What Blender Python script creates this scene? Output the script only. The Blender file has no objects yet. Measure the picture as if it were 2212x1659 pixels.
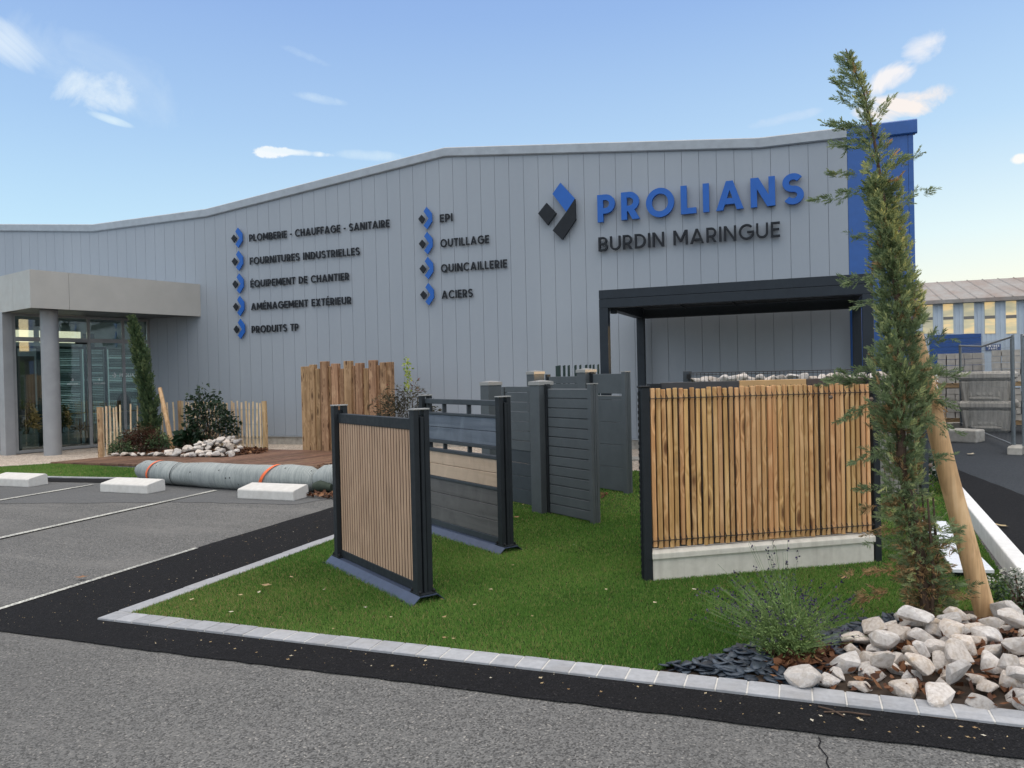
import bpy, bmesh, math, random
import numpy as np
from mathutils import Vector, Matrix

random.seed(7); RNG = np.random.default_rng(11)
scene = bpy.context.scene
C = scene.collection
R = math.radians

# ------------------------------------------------------------------ camera
YAW, PITCH, ROLL, EYE = R(-21.30), R(-0.653), R(-1.301), 1.6
cam_data = bpy.data.cameras.new("camera")
cam_data.sensor_width = 36.0
cam_data.lens = 36.0 * 1660.0 / 2212.0
cam_data.clip_start, cam_data.clip_end = 0.05, 3000.0
cam = bpy.data.objects.new("camera", cam_data)
C.objects.link(cam)
_fwd = Vector((math.sin(YAW) * math.cos(PITCH), math.cos(YAW) * math.cos(PITCH), math.sin(PITCH)))
_rt = Vector((math.cos(YAW), -math.sin(YAW), 0)); _up = _rt.cross(_fwd)
RT = _rt * math.cos(ROLL) + _up * math.sin(ROLL)
UP = -_rt * math.sin(ROLL) + _up * math.cos(ROLL)
cam.matrix_world = Matrix(((RT.x, UP.x, -_fwd.x, 0), (RT.y, UP.y, -_fwd.y, 0), (RT.z, UP.z, -_fwd.z, EYE), (0, 0, 0, 1)))
scene.camera = cam

# ------------------------------------------------------------------ sky, sun, exposure
SUN_AZ, SUN_EL = R(76.0), R(4.3)          # azimuth measured from +Y towards +X
scene.view_settings.view_transform = 'Standard'
scene.view_settings.look = 'None'
scene.view_settings.exposure = 0.0
scene.view_settings.gamma = 1.0
scene.view_settings.use_curve_mapping = False

sun_data = bpy.data.lights.new("sun", 'SUN')
sun_data.energy, sun_data.angle, sun_data.color = 3.6, R(0.5), (1.0, 0.62, 0.26)
sun = bpy.data.objects.new("sun", sun_data)
sun_dir = Vector((math.sin(SUN_AZ) * math.cos(SUN_EL), math.cos(SUN_AZ) * math.cos(SUN_EL), math.sin(SUN_EL)))
sun.rotation_euler = sun_dir.to_track_quat('Z', 'Y').to_euler()
sun.location = sun_dir * 60
C.objects.link(sun)

world = bpy.data.worlds.new("World"); scene.world = world
world.use_nodes = True
WT = world.node_tree
for n in list(WT.nodes): WT.nodes.remove(n)

def wn(kind, **kw):
    n = WT.nodes.new(kind)
    for k, v in kw.items(): setattr(n, k, v)
    return n
def wl(a, b): WT.links.new(a, b)
def wmath(op, a, b=None, clamp=False):
    n = wn('ShaderNodeMath', operation=op, use_clamp=clamp)
    for i, v in enumerate((a, b)):
        if v is None: continue
        if isinstance(v, (int, float)): n.inputs[i].default_value = v
        else: wl(v, n.inputs[i])
    return n.outputs[0]
def wdot(vec, c):
    n = wn('ShaderNodeVectorMath', operation='DOT_PRODUCT')
    wl(vec, n.inputs[0]); n.inputs[1].default_value = c
    return n.outputs['Value']
def wramp(fac, stops, interp='LINEAR'):
    n = wn('ShaderNodeValToRGB'); n.color_ramp.interpolation = interp
    e = n.color_ramp.elements
    while len(e) > 1: e.remove(e[-1])
    e[0].position, e[0].color = stops[0][0], (*stops[0][1], 1)
    for p_, c_ in stops[1:]:
        x = e.new(p_); x.color = (*c_, 1)
    wl(fac, n.inputs[0]); return n.outputs[0]
def wmix(fac, a, b, mode='MIX'):
    n = wn('ShaderNodeMix', data_type='RGBA', blend_type=mode)
    for sock, v in ((n.inputs[0], fac), (n.inputs[6], a), (n.inputs[7], b)):
        if isinstance(v, (int, float)): sock.default_value = v
        elif isinstance(v, tuple): sock.default_value = (*v, 1)
        else: wl(v, sock)
    return n.outputs[2]

tc = wn('ShaderNodeTexCoord'); VEC = tc.outputs['Generated']
sky = wn('ShaderNodeTexSky', sky_type='NISHITA', sun_disc=False)
sky.sun_elevation, sky.sun_rotation = SUN_EL, SUN_AZ
sky.air_density, sky.dust_density, sky.ozone_density = 1.0, 0.6, 1.5
sky.altitude = 100
sep = wn('ShaderNodeSeparateXYZ'); wl(VEC, sep.inputs[0])
ELEV = sep.outputs[2]
# evening air: blue overhead, pale cyan lower down, warm cream along the horizon on the sunward side
side = wmath('ADD', wmath('MULTIPLY', wdot(VEC, (math.sin(R(62)), math.cos(R(62)), 0)), 0.5), 0.5)
cool = wramp(ELEV, [(0.0, (0.62, 0.86, 0.98)), (0.16, (0.53, 0.77, 0.95)), (0.30, (0.375, 0.575, 0.875)), (0.44, (0.275, 0.435, 0.80)), (0.8, (0.21, 0.35, 0.70))])
warm = wramp(ELEV, [(0.0, (1.12, 0.92, 0.60)), (0.06, (1.05, 0.97, 0.78)), (0.15, (0.80, 0.93, 0.95)), (0.27, (0.50, 0.71, 0.94)), (0.42, (0.315, 0.50, 0.86)), (0.8, (0.22, 0.37, 0.72))])
sidef = wramp(side, [(0.30, (0, 0, 0)), (0.86, (1, 1, 1))])
AIR = wmix(sidef, cool, warm)
# unseen sky behind the camera, brightened in patches to light the facade
back = wramp(wdot(VEC, (0.25, -0.97, 0.0)), [(0.0, (0, 0, 0)), (0.75, (1, 1, 1))])
ns = wn('ShaderNodeTexNoise'); ns.inputs['Scale'].default_value = 3.0; ns.inputs['Detail'].default_value = 5.0
wl(VEC, ns.inputs['Vector'])
back_fill = wmath('MULTIPLY', back, wramp(ns.outputs['Fac'], [(0.32, (0.35, 0.35, 0.35)), (0.62, (1, 1, 1))]))
AIR = wmix(back_fill, AIR, (1.06, 1.13, 1.24))
# brightness added to the unseen sky overhead, to lift the light on the ground
over = wramp(ELEV, [(0.52, (0, 0, 0)), (0.72, (1, 1, 1))])
AIR = wmix(wmath('MULTIPLY', over, wramp(ns.outputs['Fac'], [(0.34, (0.55, 0.55, 0.55)), (0.60, (1, 1, 1))])), AIR, (2.75, 2.55, 2.32))

def direction(px, py):
    return (_fwd + RT * ((px - 1106.0) / 1660.0) - UP * ((py - 829.5) / 1660.0)).normalized()
def cloud(px, py, ext, thin, tilt, gain, col, scale, seed, lo=0.42, hi=0.75):
    """a wisp of cloud: an elongated patch of the sky dome broken up by noise"""
    global AIR
    c = direction(px, py)
    e = Vector((0, 0, 1)).cross(c).normalized() * -1.0
    n = e.cross(c) * -1.0
    if n.z < 0: n = -n
    a = e * math.cos(tilt) + n * math.sin(tilt); b = n * math.cos(tilt) - e * math.sin(tilt)
    mp = wn('ShaderNodeMapping'); wl(VEC, mp.inputs[0]); mp.inputs['Location'].default_value = (seed, seed * .7, seed * .3)
    nz = wn('ShaderNodeTexNoise'); wl(mp.outputs[0], nz.inputs['Vector'])
    nz.inputs['Scale'].default_value = scale; nz.inputs['Detail'].default_value = 9.0
    nz.inputs['Roughness'].default_value = 0.62; nz.inputs['Distortion'].default_value = 0.5
    u = wmath('MULTIPLY', wmath('SUBTRACT', wdot(VEC, a[:]), c.dot(a)), 1.0 / ext)
    w = wmath('MULTIPLY', wmath('SUBTRACT', wdot(VEC, b[:]), c.dot(b)), 1.0 / thin)
    r2 = wmath('ADD', wmath('MULTIPLY', u, u), wmath('MULTIPLY', w, w))
    mask = wmath('SUBTRACT', 1.0, r2, clamp=True)
    front = wmath('GREATER_THAN', wdot(VEC, c[:]), 0.3)
    m = wmath('MULTIPLY', wmath('MULTIPLY', mask, front), 1.0)
    eroded = wmath('ADD', nz.outputs['Fac'], wmath('MULTIPLY', wmath('SUBTRACT', m, 1.0), 0.34))
    t = wmath('MULTIPLY', wmath('MULTIPLY', m, 2.2, clamp=True), wramp(eroded, [(lo - .08, (0, 0, 0)), (hi - .02, (1, 1, 1))]))
    AIR = wmix(wmath('MULTIPLY', t, gain, clamp=True), AIR, col)
cloud(205, 200, .055, .034, .35, 1.5, (.82, .90, .97), 16, 3.1)
cloud(150, 150, .16, .06, -.25, .55, (.70, .82, .95), 9, 7.7)
cloud(10, 85, .05, .03, -.4, 1.1, (.78, .87, .97), 14, 1.2)
cloud(238, 258, .026, .005, -.22, .9, (.72, .86, .96), 20, 5.0, .2, .6)
cloud(592, 328, .036, .009, .08, 2.4, (.93, .96, .99), 38, 2.4, .42, .62)
cloud(640, 329, .050, .0045, -.03, 1.5, (.86, .93, .98), 22, 9.3, .25, .65)
cloud(800, 336, .050, .008, -.03, .7, (.74, .87, .96), 20, 4.4, .3, .65)
cloud(690, 213, .035, .007, -.12, .8, (.66, .80, .95), 24, 6.1, .3, .65)
cloud(660, 120, .035, .006, -.3, .5, (.60, .75, .94), 24, 8.1, .3, .65)
cloud(1945, 228, .060, .022, .04, 2.0, (1.0, .90, .84), 18, 3.9, .38, .66)
cloud(1912, 172, .040, .017, .30, 1.6, (.96, .92, .92), 20, 2.9, .40, .7)
cloud(1993, 100, .028, .022, .5, 1.0, (.95, .93, .95), 20, 6.6, .42, .7)
cloud(2205, 343, .012, .007, 0, 2.0, (1, .97, .94), 20, 1.6, .3, .6)
cloud(1700, 255, .05, .008, .1, .5, (.80, .85, .95), 18, 1.1, .35, .7)

bg_sky = wn('ShaderNodeBackground'); wl(sky.outputs[0], bg_sky.inputs[0]); bg_sky.inputs[1].default_value = 0.05
bg_air = wn('ShaderNodeBackground'); wl(AIR, bg_air.inputs[0]); bg_air.inputs[1].default_value = 0.92
add = wn('ShaderNodeAddShader'); wl(bg_sky.outputs[0], add.inputs[0]); wl(bg_air.outputs[0], add.inputs[1])
out = wn('ShaderNodeOutputWorld'); wl(add.outputs[0], out.inputs[0])

# ------------------------------------------------------------------ helpers
def rgb(r, g, b):
    def f(v):
        v /= 255.0
        return v / 12.92 if v <= .04045 else ((v + .055) / 1.055) ** 2.4
    return (f(r), f(g), f(b))

def link(o, parent=None):
    C.objects.link(o)
    if parent is not None: o.parent = parent
    return o
def thing(name, label, cat, loc=(0, 0, 0), rz=0.0, group=None):
    o = bpy.data.objects.new(name, None); C.objects.link(o)
    o.empty_display_size = .1
    o.location = loc; o.rotation_euler = (0, 0, rz)
    return tag(o, label, cat, group)
def tag(o, label, cat, group=None):
    o['label'] = label; o['category'] = cat
    if group: o['group'] = group
    return o
def kind(o, k='structure'):
    o['kind'] = k; return o

class MB:
    """collects polygons and builds them as one mesh object"""
    def __init__(s): s.v = []; s.f = []
    def add(s, vs, fs, M=None):
        n = len(s.v)
        s.v += [tuple(M @ Vector(v)) for v in vs] if M is not None else [tuple(v) for v in vs]
        s.f += [tuple(i + n for i in f) for f in fs]
        return s
    def box(s, x0, y0, z0, x1, y1, z1, M=None):
        vs = [(x, y, z) for z in (z0, z1) for y in (y0, y1) for x in (x0, x1)]
        return s.add(vs, [(0, 2, 3, 1), (4, 5, 7, 6), (0, 1, 5, 4), (2, 6, 7, 3), (0, 4, 6, 2), (1, 3, 7, 5)], M)
    def prism(s, poly, z0, z1, M=None):
        """poly of (x, y) extruded along z"""
        n = len(poly)
        ar = sum(poly[i][0] * poly[(i + 1) % n][1] - poly[(i + 1) % n][0] * poly[i][1] for i in range(n))
        if ar < 0: poly = poly[::-1]
        vs = [(x, y, z0) for x, y in poly] + [(x, y, z1) for x, y in poly]
        fs = [tuple(range(n))[::-1], tuple(range(n, 2 * n))] + [(i, (i + 1) % n, n + (i + 1) % n, n + i) for i in range(n)]
        return s.add(vs, fs, M)
    def tube(s, path, rad, n=8, M=None, cap=True):
        path = [Vector(p) for p in path]
        if not isinstance(rad, (list, tuple)): rad = [rad] * len(path)
        vs = []; fs = []
        ref = None
        for i, p in enumerate(path):
            d = (path[min(i + 1, len(path) - 1)] - path[max(i - 1, 0)]).normalized()
            if ref is None: ref = Vector((1, 0, 0)) if abs(d.x) < .8 else Vector((0, 1, 0))
            a = (ref - d * ref.dot(d)).normalized(); b = d.cross(a); ref = a
            for k in range(n):
                t = 2 * math.pi * k / n
                vs.append(p + (a * math.cos(t) + b * math.sin(t)) * rad[i])
        for i in range(len(path) - 1):
            for k in range(n):
                fs.append((i * n + k, i * n + (k + 1) % n, (i + 1) * n + (k + 1) % n, (i + 1) * n + k))
        if cap:
            fs.append(tuple(range(n))[::-1]); fs.append(tuple(range((len(path) - 1) * n, len(path) * n)))
        return s.add(vs, fs, M)
    def build(s, name, mat, parent=None, smooth=False, bevel=0.0, seg=2):
        me = bpy.data.meshes.new(name)
        me.from_pydata(s.v, [], s.f); me.validate(); me.update()
        if mat: me.materials.append(mat)
        if smooth:
            me.shade_smooth()
        o = link(bpy.data.objects.new(name, me), parent)
        if bevel:
            b = o.modifiers.new("bevel", 'BEVEL'); b.width = bevel; b.segments = seg; b.limit_method = 'ANGLE'; b.angle_limit = R(40)
            b.harden_normals = False
        if smooth:
            try: me.set_sharp_from_angle(angle=R(38))
            except Exception: pass
        return o

def np_mesh(name, verts, faces, mat, parent=None, attrs=None, smooth=False):
    """verts (n,3), faces (m,k) as numpy arrays"""
    me = bpy.data.meshes.new(name)
    verts = np.ascontiguousarray(verts, dtype=np.float32); faces = np.ascontiguousarray(faces, dtype=np.int32)
    m, k = faces.shape
    me.vertices.add(len(verts)); me.vertices.foreach_set('co', verts.ravel())
    me.loops.add(m * k); me.loops.foreach_set('vertex_index', faces.ravel())
    me.polygons.add(m); me.polygons.foreach_set('loop_start', np.arange(0, m * k, k, dtype=np.int32))
    me.update(calc_edges=True)
    for an, av in (attrs or {}).items():
        a = me.attributes.new(an, 'FLOAT', 'POINT'); a.data.foreach_set('value', np.ascontiguousarray(av, dtype=np.float32))
    if mat: me.materials.append(mat)
    if smooth: me.shade_smooth()
    return link(bpy.data.objects.new(name, me), parent)

def unit(a): return a / np.maximum(np.linalg.norm(a, axis=-1, keepdims=True), 1e-9)
def leaves(P, D, L, W, tint, fold=None):
    """diamond leaves: base P, direction D, length L, width W -> verts, quads, tint"""
    n = len(P)
    rnd = unit(RNG.normal(size=(n, 3))); S = unit(np.cross(D, rnd))
    base = P; tip = P + D * L[:, None]; mid = P + D * (L * .45)[:, None]
    a = mid + S * (W * .5)[:, None]; b = mid - S * (W * .5)[:, None]
    if fold is not None:
        tip = tip - np.array([0, 0, 1.0]) * (L * fold)[:, None]
    V = np.stack([base, a, tip, b], 1).reshape(-1, 3)
    F = np.arange(4 * n).reshape(n, 4)
    return V, F, np.repeat(tint, 4)
def merge(parts):
    V = []; F = []; T = []; o = 0
    for v, f, t in parts:
        V.append(v); F.append(f + o); T.append(t); o += len(v)
    return np.concatenate(V), np.concatenate(F), np.concatenate(T)

# ------------------------------------------------------------------ materials
class Mat:
    def __init__(s, name):
        s.m = bpy.data.materials.new(name); s.m.use_nodes = True
        s.t = s.m.node_tree; s.b = s.t.nodes['Principled BSDF']; s.out = s.t.nodes['Material Output']
        s._c = {}
    def n(s, k, **kw):
        x = s.t.nodes.new(k)
        for a, v in kw.items(): setattr(x, a, v)
        return x
    def l(s, a, b): s.t.links.new(a, b)
    def put(s, sock, v):
        if hasattr(v, 'is_linked') or isinstance(v, bpy.types.NodeSocket): s.l(v, sock)
        elif isinstance(v, tuple) and len(v) == 3 and sock.type == 'RGBA': sock.default_value = (*v, 1)
        else: sock.default_value = v
    def coord(s, scale=(1, 1, 1), which='Object', loc=(0, 0, 0), rot=(0, 0, 0)):
        t = s.n('ShaderNodeTexCoord'); m = s.n('ShaderNodeMapping')
        s.l(t.outputs[which], m.inputs[0]); m.inputs['Scale'].default_value = scale
        m.inputs['Location'].default_value = loc; m.inputs['Rotation'].default_value = rot
        return m.outputs[0]
    def noise(s, vec, scale=5, detail=4, rough=.55, dist=0):
        x = s.n('ShaderNodeTexNoise'); s.l(vec, x.inputs['Vector'])
        x.inputs['Scale'].default_value = scale; x.inputs['Detail'].default_value = detail
        x.inputs['Roughness'].default_value = rough; x.inputs['Distortion'].default_value = dist
        return x.outputs['Fac']
    def voro(s, vec, scale, feat='F1', outn='Distance', rnd=1.0):
        x = s.n('ShaderNodeTexVoronoi', feature=feat); s.l(vec, x.inputs['Vector']); x.inputs['Scale'].default_value = scale
        x.inputs['Randomness'].default_value = rnd
        return x.outputs[outn]
    def ramp(s, fac, stops):
        x = s.n('ShaderNodeValToRGB'); e = x.color_ramp.elements
        while len(e) > 1: e.remove(e[-1])
        e[0].position, e[0].color = stops[0][0], (*stops[0][1], 1)
        for p_, c_ in stops[1:]:
            y = e.new(p_); y.color = (*c_, 1)
        s.l(fac, x.inputs[0]); return x.outputs[0]
    def gray(s, fac, lo, hi, a=0.0, b=1.0):
        return s.ramp(fac, [(lo, (a,) * 3), (hi, (b,) * 3)])
    def mix(s, fac, a, b, mode='MIX'):
        x = s.n('ShaderNodeMix', data_type='RGBA', blend_type=mode)
        for sock, v in ((x.inputs[0], fac), (x.inputs[6], a), (x.inputs[7], b)): s.put(sock, v)
        return x.outputs[2]
    def math(s, op, a, b=0.0, clamp=False):
        x = s.n('ShaderNodeMath', operation=op, use_clamp=clamp); s.put(x.inputs[0], a); s.put(x.inputs[1], b); return x.outputs[0]
    def attr(s, name): return s.n('ShaderNodeAttribute', attribute_name=name).outputs['Fac']
    def rand(s): return s.n('ShaderNodeObjectInfo').outputs['Random']
    def bump(s, h, strength=.3, dist=.01):
        x = s.n('ShaderNodeBump'); x.inputs['Strength'].default_value = strength; x.inputs['Distance'].default_value = dist
        s.l(h, x.inputs['Height']); s.l(x.outputs[0], s.b.inputs['Normal']); return s
    def set(s, col=None, rough=None, metal=None, spec=None, emit=None, estr=None):
        if col is not None: s.put(s.b.inputs['Base Color'], col)
        if rough is not None: s.put(s.b.inputs['Roughness'], rough)
        if metal is not None: s.put(s.b.inputs['Metallic'], metal)
        if spec is not None: s.put(s.b.inputs['Specular IOR Level'], spec)
        if emit is not None: s.put(s.b.inputs['Emission Color'], emit); s.b.inputs['Emission Strength'].default_value = estr
        return s

def paint(name, col, rough=.45, metal=0.0, var=.10, scale=6.0, spec=.5, grain=0.0):
    m = Mat(name); v = m.coord()
    nz = m.noise(v, scale, 5, .6)
    dark = tuple(c * (1 - var) for c in col); lite = tuple(min(1, c * (1 + var)) for c in col)
    m.set(m.ramp(nz, [(.3, dark), (.7, lite)]), None, metal, spec)
    m.set(rough=m.gray(m.noise(v, scale * 3, 4), .3, .7, max(.05, rough - .08), min(1, rough + .1)))
    if grain:
        m.bump(m.noise(m.coord(), 900, 2), grain, .001)
    return m.m

def wood(name, stops, ring=55.0, axis='Z', stretch=.06, knots=True, rough=.62, hue=.35, knotcol=(.14, .06, .025), kscale=2.4, tone=None):
    """timber: long grain with knots; each plank (object) gets its own cut of the figure and its own tone"""
    m = Mat(name)
    t = m.n('ShaderNodeTexCoord'); r = m.rand()
    off = m.n('ShaderNodeCombineXYZ'); 
    for i, k in enumerate((37.0, 91.0, 53.0)): m.l(m.math('MULTIPLY', r, k), off.inputs[i])
    ad = m.n('ShaderNodeVectorMath', operation='ADD'); m.l(t.outputs['Object'], ad.inputs[0]); m.l(off.outputs[0], ad.inputs[1])
    sc = {'Z': (1, 1, stretch), 'X': (stretch, 1, 1), 'Y': (1, stretch, 1)}[axis]
    mp = m.n('ShaderNodeMapping'); m.l(ad.outputs[0], mp.inputs[0]); mp.inputs['Scale'].default_value = sc
    v = mp.outputs[0]
    mk = m.n('ShaderNodeMapping'); m.l(ad.outputs[0], mk.inputs[0])
    mk.inputs['Scale'].default_value = {'Z': (9, 9, kscale * 1.9), 'X': (kscale, 5, 5), 'Y': (5, kscale, 5)}[axis]
    kd = m.voro(mk.outputs[0], 1.0)
    big = m.noise(v, 9, 3, .5, .4)
    swirl = m.gray(kd, .0, .42, 1.0, 0.0)
    phase = m.math('ADD', m.math('MULTIPLY', big, ring), m.math('MULTIPLY', swirl, 16.0) if knots else 0.0)
    rings = m.math('ADD', m.math('MULTIPLY', m.math('SINE', phase), .5), .5)
    fine = m.noise(v, 160, 3, .6)
    f = m.math('ADD', m.math('MULTIPLY', rings, .45), m.math('MULTIPLY', fine, .55))
    col = m.ramp(f, stops)
    toned = m.n('ShaderNodeHueSaturation'); m.l(col, toned.inputs['Color'])
    m.l(m.math('ADD', m.math('MULTIPLY', r, hue), 1.0 - hue * .55), toned.inputs['Value'])
    m.l(m.math('ADD', m.math('MULTIPLY', m.math('FRACT', m.math('MULTIPLY', r, 7.3)), .018), .491), toned.inputs['Hue'])
    c = toned.outputs[0]
    pm = m.n('ShaderNodeMapping'); m.l(ad.outputs[0], pm.inputs[0]); pm.inputs['Scale'].default_value = (3, 3, 1.6)
    patch = m.noise(pm.outputs[0], 2.2, 3, .5, .6)
    c = m.mix(m.gray(patch, .56, .70, 0, .5), c, tuple(min(1, k * 1.12) for k in stops[-1][1]))
    c = m.mix(m.gray(patch, .28, .46, .30, 0), c, tuple(k * .55 for k in stops[0][1]))
    if knots:
        c = m.mix(m.gray(kd, .11, .24, .92, 0), c, knotcol)
    if tone: c = m.mix(tone[0], c, tone[1])
    m.set(c, rough, spec=.3)
    m.bump(m.math('ADD', rings, fine), .22, .003)
    return m.m

M_FACADE = Mat('grey_cladding'); _m = M_FACADE
_v = _m.coord(); _n1 = _m.noise(_m.coord((.6, .6, .12)), 1.3, 5, .6); _n2 = _m.noise(_v, 9, 4)
_c = _m.ramp(_n1, [(.3, (.298, .337, .385)), (.7, (.326, .367, .414))])
_m.set(_m.mix(_m.gray(_n2, .3, .7, 0, .12), _c, (.27, .305, .352)), .5, 0.0, .35)
_m.bump(_m.noise(_m.coord((1, 1, .35)), 60, 3), .05, .004); M_FACADE = _m.m
M_CAP = paint('roof_trim_grey', (.33, .37, .41), .4, .1)
M_SEAM = paint('seam_shadow_gap', (.15, .17, .195), .7)
M_BLUEPANEL = paint('blue_cladding', (.022, .100, .34), .42, 0.0, .08)
M_BLUE = paint('blue_letter_enamel', (.012, .110, .44), .4, 0.0, .05, 6, .4)
M_DARKLET = paint('charcoal_letter_enamel', (.014, .018, .024), .55, 0, .1, 6, .25)
M_ANTH = paint('anthracite_powder_coat', (.018, .022, .026), .55, .0, .12, 8, .3, .15)
M_ANTH2 = paint('anthracite_aluminium', (.050, .060, .070), .48, .1, .10, 5, .35)
M_GREYALU = paint('grey_aluminium', (.085, .097, .105), .48, .1, .10, 4, .4)
M_PERG = paint('pergola_charcoal', (.020, .028, .038), .55, 0, .1, 6, .3)
M_PERGROOF = paint('pergola_louvre_dark', (.02, .024, .03), .5)
M_CAPLIGHT = paint('pale_post_cap', (.30, .30, .29), .35)
M_BLUESTEEL = paint('blue_grey_base_plate', (.055, .075, .125), .45, .1)
M_BOLT = paint('black_bolt', (.012, .012, .013), .4, .4)
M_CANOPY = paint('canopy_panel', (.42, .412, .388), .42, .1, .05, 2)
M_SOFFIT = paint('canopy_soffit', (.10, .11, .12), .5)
M_FRAME = paint('window_frame_grey', (.27, .28, .29), .4, .1)
M_COL = paint('column_grey', (.30, .31, .325), .40, .1, .08, 3)
M_CONC = Mat('concrete'); _m = M_CONC; _v = _m.coord()
_m.set(_m.ramp(_m.noise(_v, 7, 7, .65), [(.28, (.26, .25, .225)), (.5, (.40, .385, .35)), (.75, (.50, .485, .45))]), .85, spec=.2)
_m.bump(_m.noise(_v, 120, 5, .7), .3, .004); M_CONC = _m.m
M_PLINTH = Mat('pale_cast_concrete'); _m = M_PLINTH; _v = _m.coord()
_st = _m.noise(_m.coord((9, 9, .5)), 1.6, 5, .6)
_m.set(_m.mix(_m.gray(_st, .5, .74, 0, .35), _m.ramp(_m.noise(_v, 14, 6, .6), [(.3, (.64, .605, .53)), (.7, (.76, .72, .64))]), (.40, .36, .30)), .8, spec=.25)
_m.bump(_m.noise(_v, 200, 4), .15, .002); M_PLINTH = _m.m
M_STOP = Mat('wheel_stop_concrete'); _m = M_STOP; _v = _m.coord()
_m.set(_m.mix(_m.gray(_m.noise(_v, 4, 6, .7), .5, .8, 0, .22), _m.ramp(_m.noise(_v, 14, 6, .6), [(.3, (.56, .55, .52)), (.7, (.65, .64, .61))]), (.42, .38, .33)), .85, spec=.2)
_m.bump(_m.noise(_v, 160, 4), .08, .001); M_STOP = _m.m
M_KERB = Mat('grey_kerb_stone'); _m = M_KERB
_g = _m.coord()
_w = _m.n('ShaderNodeTexWhiteNoise', noise_dimensions='3D'); _sn = _m.n('ShaderNodeVectorMath', operation='SNAP')
_m.l(_m.coord(loc=(.03, .02, 0)), _sn.inputs[0]); _sn.inputs[1].default_value = (.15, 4, 1); _m.l(_sn.outputs[0], _w.inputs[0])
_c = _m.ramp(_m.noise(_g, 30, 6, .65), [(.3, (.27, .285, .31)), (.7, (.39, .405, .435))])
_c = _m.mix(_m.gray(_m.noise(_g, 4, 5, .7), .48, .72, 0, .45), _c, (.25, .235, .215))
_m.set(_m.mix(.25, _c, _m.gray(_w.outputs['Value'], 0, 1, .22, .56)), .75, spec=.25)
_m.bump(_m.noise(_g, 180, 4), .2, .002); M_KERB = _m.m
M_MORTAR = paint('pale_mortar', (.56, .55, .52), .9, 0, .1, 30)
M_WHITEKERB = paint('white_kerb_paint', (.72, .72, .71), .7, 0, .10, 9)
M_WHITEBOARD = paint('white_board', (.74, .76, .80), .3, 0, .03, 4)
M_LINE = Mat('worn_white_road_paint'); _m = M_LINE; _v = _m.coord()
_wr = _m.math('ADD', _m.noise(_v, 55, 7, .75), _m.math('MULTIPLY', _m.noise(_m.coord((1, .5, 1)), 1.6, 3), .35))
_m.set(_m.mix(_m.gray(_wr, .60, .74, 0, .92), (.62, .62, .56), (.15, .15, .145)), .8); M_LINE = _m.m

def asphalt(name, lo, mid, hi, cell, fleck, patchc=None, streak=False, contrast=.28):
    m = Mat(name); v = m.coord(which='Object')
    col = m.voro(v, cell, outn='Color'); bw = m.n('ShaderNodeRGBToBW'); m.l(col, bw.inputs[0])
    c = m.ramp(bw.outputs[0], [(.15, lo), (.5, mid), (.86, hi), (.93, fleck)])
    c = m.mix(m.gray(m.noise(v, cell * .9, 3), .3, .7, 0, contrast), c, lo)
    big = m.noise(v, .55, 6, .62, .3)
    c = m.mix(m.gray(big, .30, .72, 0.0, .45), c, tuple(x * .62 for x in mid))
    if patchc:
        c = m.mix(m.gray(m.noise(m.coord((.35, 1.6, 1), rot=(0, 0, .25)), 1.1, 6, .65), .50, .72, 0, .45), c, patchc)
    m.set(c, .93, spec=.18)
    hd = m.voro(v, cell, outn='Distance')
    m.bump(m.math('ADD', m.math('MULTIPLY', hd, -.8), m.noise(v, cell * .4, 4)), .65, .006)
    return m.m
M_OLD = asphalt('worn_grey_asphalt', (.056, .056, .055), (.158, .158, .154), (.240, .238, .230), 118, (.40, .38, .35), (.22, .215, .205))
M_NEW = asphalt('fresh_black_asphalt', (.0035, .0035, .0042), (.0095, .0095, .011), (.020, .020, .0225), 140, (.055, .053, .051))
M_YARD = asphalt('dark_yard_asphalt', (.028, .032, .038), (.048, .055, .064), (.07, .078, .088), 110, (.11, .11, .11))
M_PATCH = asphalt('smooth_grey_asphalt', (.10, .103, .106), (.135, .138, .14), (.18, .182, .182), 160, (.26, .26, .25))
M_GRAVEL = Mat('pale_gravel'); _m = M_GRAVEL; _v = _m.coord()
_bw = _m.n('ShaderNodeRGBToBW'); _m.l(_m.voro(_v, 42, outn='Color'), _bw.inputs[0])
_c = _m.ramp(_bw.outputs[0], [(.1, (.27, .22, .175)), (.45, (.55, .46, .38)), (.85, (.74, .66, .57))])
_m.set(_m.mix(_m.gray(_m.noise(_v, 1.5, 5), .4, .75, 0, .4), _c, (.36, .29, .23)), .9, spec=.2)
_m.bump(_m.voro(_v, 42), .9, .02); M_GRAVEL = _m.m
M_SOIL = paint('dark_soil', (.045, .030, .020), .95, 0, .4, 20)

M_TURFBASE = Mat('turf_backing'); _m = M_TURFBASE; _v = _m.coord()
_m.set(_m.ramp(_m.noise(_v, 60, 4), [(.3, (.014, .032, .007)), (.7, (.04, .075, .016))]), .95, spec=.1); M_TURFBASE = _m.m

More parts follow.
